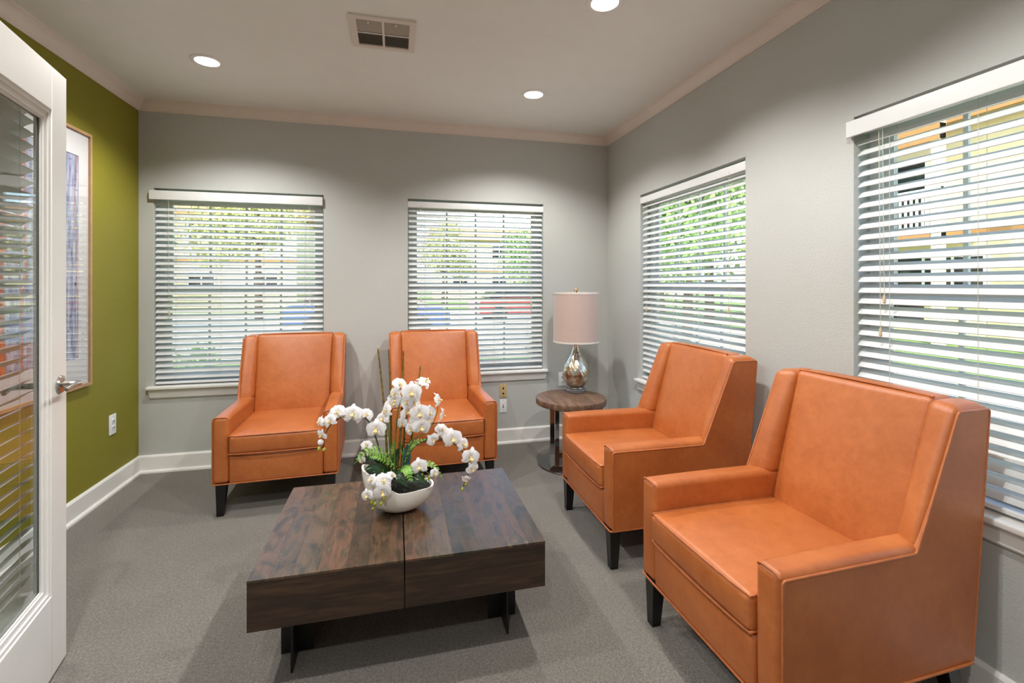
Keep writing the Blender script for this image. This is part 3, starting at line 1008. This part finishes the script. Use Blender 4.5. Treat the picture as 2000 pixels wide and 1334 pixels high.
LX, LY = 1.395, 3.535
lp = empty('table_lamp', (LX, LY, .50))
tag(lp, 'table lamp with mercury glass body and pinkish drum shade', 'lamp')
MB().lathe([(.074, 0), (.078, .003), (.078, .024), (.074, .028)], seg=12).build('crystal_base', MAT['crystal'], lp, smooth=20)
MB().lathe([(.060, .028), (.066, .032), (.064, .040), (.052, .044)], seg=32).build('collar', MAT['nickel'], lp, smooth=50)
body = [(.050, .042), (.070, .052), (.090, .075), (.102, .105), (.107, .140), (.104, .172), (.095, .205), (.080, .238), (.062, .268), (.046, .296), (.034, .322), (.027, .345), (.024, .365), (.024, .380)]
pr = []
for i in range(len(body) - 1):
    for k in range(3):
        t = k / 3
        pr.append((body[i][0] + (body[i + 1][0] - body[i][0]) * t, body[i][1] + (body[i + 1][1] - body[i][1]) * t))
pr.append(body[-1])
def flute(a, z):
    amp = .028 * max(0, min(1, (z - .045) / .05)) * max(0, min(1, (.33 - z) / .12))
    return 1 + amp * (abs(math.cos(9 * (a + z * 5.5))) - .5)
MB().lathe(pr, seg=108, radf=flute).build('lamp_body', MAT['mercury'], lp, smooth=80)
MB().lathe([(.026, .372), (.027, .376), (.027, .392), (.020, .396), (.010, .400), (.010, .46)], seg=24).build('socket_cap', MAT['copper'], lp, smooth=40)
sh0, sh1, sr = .396, .786, .180
sh = MB().lathe([(sr, sh0), (sr, sh1), (sr - .003, sh1), (sr - .003, sh0), (sr, sh0)], seg=72, cap0=False, cap1=False).build('lamp_shade', MAT['shade_fabric'], lp, smooth=40)
for z in (sh0, sh1 - .010):
    MB().lathe([(sr + .0015, z - .001), (sr + .0015, z + .011), (sr - .004, z + .011), (sr - .004, z - .001), (sr + .0015, z - .001)], seg=72, cap0=False, cap1=False).build('shade_trim', MAT['shade_trim'], sh, smooth=40)
m = MB()
for k in range(3):
    a = 2 * math.pi * k / 3 + .4
    m.tube([(0, 0, sh1 - .012), ((sr - .004) * math.cos(a), (sr - .004) * math.sin(a), sh1 - .006)], .0018, 6)
m.tube([(0, 0, .45), (0, 0, sh1 + .004)], .004, 8)
m.build('harp', MAT['copper'], lp)
MB().lathe([(.004, sh1), (.012, sh1 + .003), (.009, sh1 + .008), (.014, sh1 + .016), (.011, sh1 + .028), (.004, sh1 + .036)], seg=16).build('finial', MAT['copper'], lp, smooth=40)
MB().tube(smooth_path([(.055, .045, .036), (.085, .085, .008), (.075, .19, .006), (.06, .28, .008), (.04, .384, .022)], 6), .0028, 6).build('power_cord', MAT['cord'], lp)

# ------------------------------------------------------------------ potted orchid arrangement
BX, BY, BZ = .012, 2.055, .40
orch = empty('potted_orchid', (BX, BY, BZ))
tag(orch, 'white orchids, ferns and reeds in a white boat-shaped bowl on the coffee table', 'potted plant')
OV = Vector((BX, BY, BZ))
A_, B_ = .148, .088
def rimz(th):
    x = math.cos(th)
    front = max(0, -math.sin(th))
    return .138 - .048 * x + .010 * math.cos(2 * th) - .022 * front * (1 - abs(x)) + .003 * math.sin(5 * th)
nth, nv = 56, 14
def shell(scale, z_off, inner):
    vs = []
    for j in range(nv + 1):
        v_ = j / nv
        ang = v_ * math.pi / 2
        for i in range(nth):
            th = 2 * math.pi * i / nth
            zr = rimz(th)
            r = (math.sin(ang) ** .62) * scale
            dent = 1 - .03 * math.exp(-((th - 4.95) / .22) ** 2) * v_
            z = zr * (1 - math.cos(ang) ** 1.25) + z_off * (1 - v_)
            lean = -.03 * (z / .14) * 0
            vs.append((A_ * r * dent * math.cos(th) + lean, B_ * r * dent * math.sin(th), max(z, z_off)))
    return vs
out_v = shell(1.0, 0.0, False)
in_v = shell(.94, .012, True)
fs = []
for j in range(nv):
    for i in range(nth):
        i2 = (i + 1) % nth
        fs.append((j * nth + i, j * nth + i2, (j + 1) * nth + i2, (j + 1) * nth + i))
off = (nv + 1) * nth
fs2 = [tuple(reversed([q + off for q in f])) for f in fs]
rim = [(nv * nth + i, nv * nth + (i + 1) % nth, off + nv * nth + (i + 1) % nth, off + nv * nth + i) for i in range(nth)]
MB().add(out_v + in_v, fs + fs2 + rim).build('bowl', MAT['ceramic'], orch, smooth=60)
# soil surface inside
vs = [(0, 0, .108)]; fs = []
rings = 5
rnd = random.Random(3)
for j in range(1, rings + 1):
    for i in range(nth):
        th = 2 * math.pi * i / nth
        k = j / rings
        vs.append((A_ * .915 * k * math.cos(th), B_ * .915 * k * math.sin(th), (rimz(th) * .88) * k + .108 * (1 - k) + rnd.uniform(-.004, .004)))
for i in range(nth): fs.append((0, 1 + i, 1 + (i + 1) % nth))
for j in range(rings - 1):
    for i in range(nth):
        a = 1 + j * nth + i; b_ = 1 + j * nth + (i + 1) % nth
        fs.append((a, a + nth, b_ + nth, b_))
MB().add(vs, fs).build('soil', MAT['soil'], orch, smooth=60)

def P(px, py, y=None): return at(px, py, Y=(BY if y is None else y)) - OV
def stem(pts, r, mat, name='stem', taper=.6):
    path = smooth_path(pts, 6)
    n = len(path)
    return MB().tube(path, r, 8, rad=[r * (1 - (1 - taper) * i / n) for i in range(n)]).build(name, mat, orch)
G1, G2 = MAT['stem_green'], MAT['stem_dark']
stem([P(757, 922), P(742, 880), P(733, 852, 2.04), P(722, 826, 2.03), P(705, 812, 2.02), P(682, 811, 2.01), P(660, 818, 2.0), P(643, 834, 2.0), P(632, 856, 2.0)], .0032, G2)
stem([P(767, 922), P(760, 860), P(757, 800), P(764, 772), P(780, 756)], .0034, G1)
stem([P(770, 922), P(772, 860), P(778, 800), P(788, 777, 2.04), P(803, 768, 2.03)], .0034, G1)
stem([P(782, 922), P(788, 860), P(796, 805, 2.04), P(802, 775, 2.03), P(815, 756, 2.03), P(828, 749, 2.03)], .0034, G2)
stem([P(788, 922), P(803, 880), P(826, 862), P(850, 856), P(878, 862, 2.04), P(902, 880, 2.03), P(916, 905, 2.02), P(913, 930, 2.02), P(905, 950, 2.02)], .0034, G2)
stem([P(786, 905), P(800, 872), P(812, 855), P(830, 845), P(845, 828), P(855, 800), P(853, 778)], .0026, G1)
stem([P(768, 925), P(752, 912), P(747, 926, 1.99), P(748, 950, 1.97), P(738, 970, 1.96), P(722, 986, 1.95)], .0026, G1)
stem([P(790, 922), P(806, 908, 2.03), P(824, 915, 2.01), P(846, 932, 2.0)], .0024, G1)
stem([P(760, 922), P(738, 888), P(722, 874), P(712, 880)], .0022, G1)
for (tip, bot, y) in (((738, 680), (757, 915), 2.06), ((759, 682), (762, 915), 2.075), ((788, 685), (776, 915), 2.07), ((821, 714), (793, 915), 2.08)):
    a, b_ = P(*bot, y), P(*tip, y)
    n = 34
    rad = [(.0054 + .0016 * (1 - i / n)) * (1.0 if i % 2 else .72) * (1 - .35 * i / n) for i in range(n + 1)]
    MB().tube([a.lerp(b_, i / n) + Vector((.006 * math.sin(math.pi * i / n), 0, 0)) for i in range(n + 1)], .004, 7, rad=rad).build('reed', MAT['reed'], orch)

# orchid bloom meshes: facing +z, up = +y, about 75 mm across
def petal_mesh(L, W, cup, base_w, name, tip=.3, twist=0.0, wav=0.0):
    n, k = 7, 6
    vs = []; fs = []
    for i in range(n + 1):
        t = i / n
        w = W * (math.sin(math.pi * min(1, (t * (1 - tip * .25)) ** .8)) ** .75) if t > 0 else 0
        w = max(w, base_w * (1 - t))
        for j in range(k + 1):
            u = -1 + 2 * j / k
            x = u * w / 2 * (1 + .05 * wav * math.sin(9 * t + 3 * u))
            y = L * t
            z = cup * (t * t) * L - .10 * w * u * u + .012 * math.sin(math.pi * t) + wav * .0018 * math.sin(7 * u + 11 * t)
            vs.append((x, y, z))
    for i in range(n):
        for j in range(k):
            a = i * (k + 1) + j
            fs.append((a, a + 1, a + k + 2, a + k + 1))
    return vs, fs
def rotz(vs, a): 
    c, s = math.cos(a), math.sin(a)
    return [(c * x - s * y, s * x + c * y, z) for x, y, z in vs]
sv, sf = petal_mesh(.037, .024, -.06, .006, 'sepal')
m = MB()
for a in (0, 2.2, -2.2): m.add(rotz(sv, a), sf)
m.v = [(x, y, z - .002) for x, y, z in m.v]
SEPALS = m.mesh('flower', MAT['petal'], 80)
pv, pf = petal_mesh(.036, .047, .05, .008, 'petal', wav=1)
PET = [MB().add(rotz(pv, a), pf).mesh('petal', MAT['petal'], 80) for a in (1.28, -1.28)]
m = MB()
lv, lf = petal_mesh(.017, .010, .55, .004, 'lip')
m.add([(x, -y, z + .003) for x, y, z in lv], lf)
for s in (-1, 1):
    m.add([(x + s * .002, y, z) for x, y, z in rotz([(x * .8, y * .7, z + .006 + y * .5) for x, y, z in lv], s * 2.3)], lf)
m.lathe([(.001, .001), (.0042, .004), (.0040, .010), (.0015, .013)], seg=8)
LIP = m.mesh('lip', MAT['lip'], 70)
bm_ = MB().lathe([(.0008, -.0085), (.0042, -.006), (.0064, 0), (.0052, .005), (.0012, .009)], seg=12)
BUD = bm_.mesh('bud', MAT['bud'], 70)
WBUD = MB().lathe([(.001, -.013), (.008, -.008), (.012, 0), (.009, .008), (.0015, .014)], seg=12).mesh('bud', MAT['petal'], 70)

def flower(px, py, y, size=1.0, az=0, el=10, roll=0):
    """az: turn to the picture's right (deg); el: tilt up; roll about the facing axis"""
    p = P(px, py, y)
    tocam = Vector((0 - BX, 0 - BY, 0)).normalized()
    a = math.atan2(tocam.y, tocam.x) + math.radians(az)
    e = math.radians(el)
    nrm = Vector((math.cos(a) * math.cos(e), math.sin(a) * math.cos(e), math.sin(e)))
    up = Vector((0, 0, 1)); up = (up - nrm * up.dot(nrm)).normalized()
    xx = up.cross(nrm)
    R = Matrix((xx, up, nrm)).transposed() @ Matrix.Rotation(math.radians(roll), 3, 'Z')
    o = put('flower', SEPALS, orch, p)
    o.rotation_euler = R.to_euler()
    o.scale = (size * 1.07,) * 3
    for k in range(2): put('petal', PET[k], o)
    put('lip', LIP, o)
FL = [ # px, py, Y, size, az, el, roll
 (627, 824, 1.99, .60, -55, 15, 10), (630, 848, 1.99, .62, -40, -20, -20), (645, 822, 1.99, .75, -25, 15, 25), (659, 806, 2.0, .86, -15, 30, 30),
 (690, 808, 2.0, .98, -8, 10, 0), (716, 810, 2.01, .72, 25, 30, -30), (735, 838, 2.0, 1.05, -5, 5, 0),
 (757, 802, 2.03, .85, -60, 10, 20), (763, 790, 2.05, .8, 40, 20, 10), (780, 752, 2.04, .9, 35, 35, -10), (773, 768, 2.05, .75, -40, 10, 15), (804, 766, 2.0, 1.12, 0, 5, 0),
 (790, 804, 2.03, .95, 60, -5, 20), (829, 748, 2.03, .95, 55, 60, 20), (814, 756, 2.04, .7, 70, 20, 0),
 (820, 806, 2.0, 1.10, -5, 0, 10), (838, 806, 2.02, .80, 20, 15, -15), (823, 833, 2.0, 1.0, 5, -5, -10), (803, 838, 2.02, .72, -30, 0, 40),
 (853, 782, 2.02, .85, 70, 15, 0), (861, 810, 2.02, .80, 75, -10, 10), (845, 858, 2.0, .72, 10, -5, 50), (862, 840, 2.02, .82, 30, 40, 0),
 (884, 856, 2.0, 1.08, 0, 5, 10), (903, 868, 2.01, .82, 35, 15, 0), (919, 892, 1.98, 1.02, 5, 0, -15), (922, 914, 1.99, .75, 10, -15, 30), (911, 935, 1.98, .55, -20, -30, 60),
 (748, 818, 2.04, .75, -20, 20, 15), (770, 782, 2.06, .8, 10, 20, -20), (796, 784, 2.04, .9, -25, 10, 25), (808, 786, 2.03, .8, 30, 0, 0), (833, 822, 2.02, .8, 30, 10, 20), (811, 824, 2.03, .8, -20, 0, -20), (872, 848, 2.02, .72, 15, 25, 20), (702, 812, 2.01, .75, 20, 25, 30), (673, 810, 2.01, .8, -15, 25, -20), (786, 826, 2.05, .7, -30, 0, 10),
 (716, 870, 2.02, .62, 0, 50, 0), (708, 897, 2.03, .60, -40, -20, 30),
 (819, 911, 1.99, .92, -5, 10, 10), (848, 924, 1.98, .58, 30, 5, -20),
 (748, 940, 1.955, .92, 10, 40, 0), (747, 960, 1.945, .92, 5, -5, 10), (718, 967, 1.945, .66, -20, 5, 20), (727, 938, 1.96, .66, -45, 30, 0), (764, 930, 1.965, .60, 50, 50, 0)]
for f in FL: flower(*f)
for (x, y, Y) in ((633, 878, 2.0), (623, 876, 2.0), (903, 955, 2.02), (909, 946, 2.02), (732, 985, 1.945), (728, 994, 1.945), (726, 981, 1.95), (744, 984, 1.945), (750, 974, 1.945), (838, 934, 1.99), (829, 938, 1.99), (824, 928, 2.0)):
    put('bud', BUD, orch, P(x, y, Y), (random.Random(x).uniform(-.8, .8), .3, 0))
put('bud', WBUD, orch, P(626, 864, 1.995), (.5, .8, 0))
put('bud', WBUD, orch, P(860, 836, 2.0), (1.2, .3, .5))

def frond(pts, wid, name='fern_frond', leaflets=13, mat='fern'):
    path = smooth_path(pts, 8)
    m = MB().tube(path, .0011, 5)
    n = len(path)
    for i in range(1, leaflets + 1):
        t = i / (leaflets + 1)
        k = min(n - 2, int(t * (n - 1)))
        p = path[k]; d = (path[k + 1] - path[max(0, k - 1)]).normalized()
        side = d.cross(Vector((.15, -.6, .8))).normalized()
        up = side.cross(d).normalized()
        w = wid * (math.sin(math.pi * (t * .82 + .14)) ** .8)
        for s in (-1, 1):
            tip = p + side * (s * w) + d * (w * .55) - up * w * .12
            mid = p + side * (s * w * .5) + d * (w * .20) + up * .002
            bw = d * (w * .16 + .002)
            m.add([p - bw * .6, p + bw * .6, mid + bw, tip, mid - bw], [(0, 1, 2, 4), (4, 2, 3)])
    return m.build(name, MAT[mat], orch, smooth=60)
frond([P(775, 912), P(758, 888), P(735, 878, 2.02), P(712, 884, 1.99), P(692, 906, 1.98)], .026)
frond([P(772, 915), P(752, 898, 2.02), P(735, 890, 2.0), P(720, 893, 1.99)], .022)
frond([P(778, 925, 2.02), P(788, 914, 1.99), P(797, 920, 1.97), P(801, 941, 1.955)], .026)
frond([P(786, 905), P(797, 878), P(812, 864), P(834, 857)], .018)
frond([P(800, 920, 2.02), P(830, 905, 2.03), P(850, 912, 2.02), P(864, 936, 2.0)], .016)
frond([P(768, 915), P(764, 892), P(768, 872), P(770, 862)], .013)
frond([P(784, 915), P(790, 890), P(783, 874), P(786, 862, 2.03)], .013)
def broad(pts, wid, mat):
    path = smooth_path(pts, 6)
    n = len(path); vs = []; fs = []
    for i, p in enumerate(path):
        d = (path[min(i + 1, n - 1)] - path[max(i - 1, 0)]).normalized()
        side = d.cross(Vector((.1, -.75, .65))).normalized()
        up = side.cross(d).normalized()
        w = wid * max(.08, math.sin(math.pi * (.12 + .86 * i / (n - 1))) ** .7)
        for u in (-1, -.5, 0, .5, 1): vs.append(p + side * (u * w) + up * (abs(u) * w * .35))
    for i in range(n - 1):
        for j in range(4):
            a = i * 5 + j
            fs.append((a, a + 1, a + 6, a + 5))
    return MB().add(vs, fs).build('leaf', MAT[mat], orch, smooth=70)
broad([P(765, 930), P(745, 905), P(728, 895, 2.03), P(714, 902, 2.0)], .018, 'leaf_dark')
broad([P(766, 932), P(748, 920, 2.02), P(730, 914, 2.0), P(712, 918, 1.985)], .020, 'leaf_dark')
broad([P(788, 930), P(794, 900), P(795, 882), P(796, 868)], .016, 'leaf_blue')
broad([P(790, 932), P(808, 925, 2.0), P(822, 934, 1.985), P(832, 946, 1.98)], .011, 'leaf_dark')
broad([P(775, 932), P(768, 905), P(775, 885), P(782, 876, 2.03)], .014, 'leaf_dark')
broad([P(780, 935), P(800, 935, 1.98), P(815, 942, 1.975)], .012, 'leaf_dark')
broad([P(782, 928, 2.03), P(800, 922, 2.01), P(820, 930, 1.995), P(834, 944, 1.99)], .016, 'leaf_dark')
broad([P(770, 935, 2.02), P(775, 928, 1.99), P(785, 938, 1.975), P(796, 950, 1.965)], .016, 'leaf_dark')
broad([P(772, 928, 2.04), P(790, 918, 2.02), P(808, 920, 2.0), P(824, 938, 1.985)], .014, 'leaf_dark')

# ------------------------------------------------------------------ outdoors
def slab(name, x0, x1, y0, y1, z0, z1, mat):
    return tag(MB().box(x0, x1, y0, y1, z0, z1).build(name, MAT[mat], smooth=0), kind='structure')
slab('ground', -60, 70, -30, 90, GROUND - .3, GROUND, 'lawn')
slab('road', -60, 10, 10.2, 27.5, GROUND - .05, GROUND + .012, 'concrete')
slab('path', 5.0, 8.5, -20, 10.2, GROUND - .05, GROUND + .011, 'concrete')
slab('curb', -60, 10, 10.0, 10.2, GROUND - .05, GROUND + .12, 'stone_curb')

def building(name, loc, rz, length, depth, floors, label, balconies=(), ridge=1.6, bays=4):
    """local: front face on y=0 looking to -y, x from 0..length"""
    t = empty(name, loc, rz)
    tag(t, label, 'building')
    fh = 2.9
    H = fh * floors
    MB().box(0, length, 0, depth, 0, H).build('wall', MAT['stucco_cream'], t, smooth=0)
    e = .6
    vs = [(-e, -e, H), (length + e, -e, H), (length + e, depth + e, H), (-e, depth + e, H), (-e, depth / 2, H + ridge), (length + e, depth / 2, H + ridge)]
    MB().add(vs, [(0, 1, 5, 4), (2, 3, 4, 5), (0, 4, 3), (1, 2, 5), (3, 2, 1, 0)]).build('roof', MAT['roof_tile'], t, smooth=0)
    MB().box(-e, length + e, -e - .06, -e, H - .22, H + .06).build('fascia', MAT['trim_brown'], t, smooth=0)
    MB().box(0, length, -.06, 0, fh - .2, fh + .1).build('band', MAT['trim_brown'], t, smooth=0)
    wm = MB().box(-.75, .75, -.09, .02, 0, 1.35).mesh('window', MAT['stucco_white'], 0)
    pm = MB().box(-.66, -.04, -.10, -.085, .09, 1.26).mesh('pane', MAT['car_glass'], 0)
    for f in range(floors):
        for k in range(bays):
            x = length * (k + .5) / bays
            if f == 1 and any(abs(x - bx_) < bw_ / 2 for bx_, bw_ in balconies): continue
            w = put('window', wm, t, (x, 0, f * fh + .95))
            put('pane', pm, w); put('pane', pm, w, (.70, 0, 0))
    for (bx_, bw_) in balconies:
        b_ = MB().box(bx_ - bw_ / 2, bx_ + bw_ / 2, -1.3, 0, fh - .22, fh - .02).build('balcony', MAT['trim_brown'], t, smooth=0)
        m = MB()
        n = int(bw_ / .14)
        for k in range(n + 1):
            x = bx_ - bw_ / 2 + .03 + (bw_ - .06) * k / n
            m.box(x - .022, x + .022, -1.28, -1.24, fh - .02, fh + .92)
        bl = m.build('baluster_row', MAT['rail_white'], b_, smooth=0); bl['kind'] = 'stuff'
        MB().box(bx_ - bw_ / 2, bx_ + bw_ / 2, -1.31, -1.21, fh + .92, fh + 1.0).build('handrail', MAT['rail_white'], b_, smooth=0)
        for s in (-1, 1):
            x = bx_ + s * (bw_ / 2 - .1)
            MB().box(x - .1, x + .1, -1.34, -1.14, 0, H - .2).build('post', MAT['stucco_cream'], t, smooth=0)
        MB().box(bx_ - bw_ / 2, bx_ + bw_ / 2, -1.36, -1.12, H - .75, H - .35).build('beam', MAT['trim_brown'], t, smooth=0)
        d = MB().box(bx_ - .95, bx_ + .95, -.04, .02, fh, fh + 2.1).build('patio_door', MAT['stucco_white'], t, smooth=0)
        for s in (0, 1): MB().box(bx_ - .87 + .9 * s, bx_ - .05 + .9 * s, -.055, -.035, fh + .1, fh + 2.02).build('pane', MAT['car_glass'], d, smooth=0)
        MB().box(bx_ - .8, bx_ + .8, -.05, .02, .3, 2.3).build('lower_door', MAT['car_glass'], t, smooth=0)
    return t
building('apartment_building', (-27, 32, GROUND), 0, 21, 9, 2, 'cream two-storey building with brown roof beyond the back windows', bays=6, ridge=2.2)
building('apartment_building', (14.2, 17.0, GROUND), -math.pi / 2, 15.5, 9, 2, 'cream building with balconies outside the side window', balconies=((6.2, 4.2), (12.2, 4.2)), bays=5, ridge=1.6)
building('apartment_building', (4, 44, GROUND), 0, 26, 9, 2, 'pale building far behind the trees at the back', bays=7)

def leaf_blob(rng, centers, n, size):
    vs = []; fs = []
    for _ in range(n):
        c, R = rng.choice(centers)
        d = Vector((rng.gauss(0, 1), rng.gauss(0, 1), rng.gauss(0, 1))).normalized()
        p = Vector(c) + d * R * (rng.random() ** .35)
        a = Vector((rng.gauss(0, 1), rng.gauss(0, 1), rng.gauss(0, 1))).normalized() * size * rng.uniform(.6, 1.2)
        b_ = a.cross(Vector((rng.gauss(0, 1), rng.gauss(0, 1), rng.gauss(0, 1)))).normalized() * a.length * .55
        k = len(vs)
        vs += [p - a, p + b_ * .9, p + a, p - b_ * .9]
        fs.append((k, k + 1, k + 2, k + 3))
    return vs, fs
def tree_parts(seed, h, spread, mat, n):
    rng = random.Random(seed)
    trunk = MB().tube([(0, 0, 0), (.05, .02, h * .25), (-.04, .05, h * .5), (.02, 0, h * .72)], .1, 8, rad=[.17, .13, .09, .04])
    cs = []
    for k in range(7):
        a = rng.uniform(0, 6.28); rr = rng.uniform(.15, .6) * spread; z = h * rng.uniform(.42, .86)
        trunk.tube([(0, 0, h * .38), (rr * .5 * math.cos(a), rr * .5 * math.sin(a), (h * .38 + z) / 2 + .2), (rr * math.cos(a), rr * math.sin(a), z)], .04, 6, rad=[.06, .04, .015])
        cs.append(((rr * math.cos(a), rr * math.sin(a), z), spread * rng.uniform(.35, .55)))
    cs.append(((0, 0, h * .82), spread * .5))
    vs, fs = leaf_blob(rng, cs, n, .13)
    return trunk.mesh('trunk', MAT['bark'], 60), MB().add(vs, fs).mesh('crown', MAT[mat], 0)
KINDS = [tree_parts(5, 6.5, 2.6, 'leaf_mid', 5200), tree_parts(8, 7.5, 3.0, 'leaf_yellow', 5600), tree_parts(12, 5.5, 2.2, 'leaf_deep', 4800)]
TREES = [(-9.3, 17.0, 0, .95, 'green tree in front of the cream building at the back'),
         (-5.6, 22.0, 1, 1.0, 'yellowish tree right of the cream building at the back'),
         (-1.6, 31.5, 1, .8, 'yellowish tree standing across the road at the back'),
         (3.2, 33.0, 1, .8, 'small yellowish tree across the road behind the back window'),
         (7.6, 30.0, 0, .8, 'green tree across the road behind the lamp corner'),
         (13.2, 31.5, 1, 1.0, 'tall yellowish tree at the far end of the road'),
         (7.3, 10.8, 0, .9, 'green tree outside the side window, near the path end'),
         (10.2, 13.8, 0, 1.05, 'large green tree outside the side window, toward the road'),
         (11.8, 19.4, 2, 1.2, 'dark green tree beside the corner of the balcony building'),
         (-13.5, 29.6, 2, .8, 'dark green tree against the cream building wall')]
for (x, y, k, s, lab) in TREES:
    t = empty('tree', (x, y, GROUND), (x * 7 + y) % 6.28)
    t.scale = (s, s, s)
    tag(t, lab, 'tree', 'trees outdoors')
    put('trunk', KINDS[k][0], t); put('crown', KINDS[k][1], t)
def shrub(x, y, s, mat, label):
    rng = random.Random(int(x * 31 + y * 17))
    cs = [((rng.uniform(-.4, .4), rng.uniform(-.3, .3), rng.uniform(.25, .5)), .32) for _ in range(5)]
    vs, fs = leaf_blob(rng, cs, 900, .045)
    t = empty('shrub', (x, y, GROUND)); t.scale = (s, s, s)
    tag(t, label, 'shrub', 'garden shrubs outdoors')
    m = MB()
    for k in range(5): m.tube([(0, 0, 0), (rng.uniform(-.3, .3), rng.uniform(-.2, .2), .45)], .012, 5)
    m.build('branch', MAT['bark'], t)
    MB().add(vs, fs).build('foliage', MAT[mat], t, smooth=0)
shrub(-3.2, 8.6, .8, 'leaf_mid', 'low green shrub on the lawn at the left back window')
shrub(-1.9, 8.9, .7, 'petal_red', 'small shrub with red blossom on the lawn edge')
shrub(.4, 8.4, .8, 'leaf_deep', 'dark green shrub on the lawn at the middle of the back')
shrub(2.6, 8.8, .8, 'leaf_yellow', 'yellowish shrub on the lawn by the lamp-side back window')
shrub(4.2, 6.2, .8, 'leaf_mid', 'green shrub beside the path outside the side window')

def car(x, y, rz, mat, label):
    t = empty('car', (x, y, GROUND + .012), rz)
    tag(t, label, 'car', 'parked cars')
    body = [(-2.15, .35), (-2.2, .70), (-2.05, .92), (-1.25, .98), (1.0, .98), (1.95, .86), (2.2, .68), (2.2, .35)]
    cab = [(-1.75, .96), (-1.15, 1.42), (.25, 1.45), (1.05, .96)]
    m = MB().sweep(body, lambda p, d: (p, -.86, d), lambda p, d: (p, .86, d))
    m.sweep([(-1.2, 1.40), (.28, 1.43), (.22, 1.47), (-1.1, 1.46)], lambda p, d: (p, -.66, d), lambda p, d: (p, .66, d))
    m.build('body', MAT[mat], t, smooth=20)
    MB().hexa8([(-1.75, -.80, .97), (1.05, -.80, .97), (-1.75, .80, .97), (1.05, .80, .97), (-1.15, -.66, 1.42), (.25, -.66, 1.44), (-1.15, .66, 1.42), (.25, .66, 1.44)]).build('cabin_glass', MAT['car_glass'], t, smooth=0)
    wm = MB().lathe([(.20, -.11), (.32, -.10), (.33, 0), (.32, .10), (.20, .11)], seg=24).mesh('wheel', MAT['tyre'], 40)
    for wx in (-1.35, 1.35):
        for wy in (-.80, .80): put('wheel', wm, t, (wx, wy, .33), (math.pi / 2, 0, 0))
car(-.7, 14.2, 0, 'car_blue', 'blue car parked on the pale road')
car(5.2, 19.0, .1, 'car_red', 'red car parked across the road')
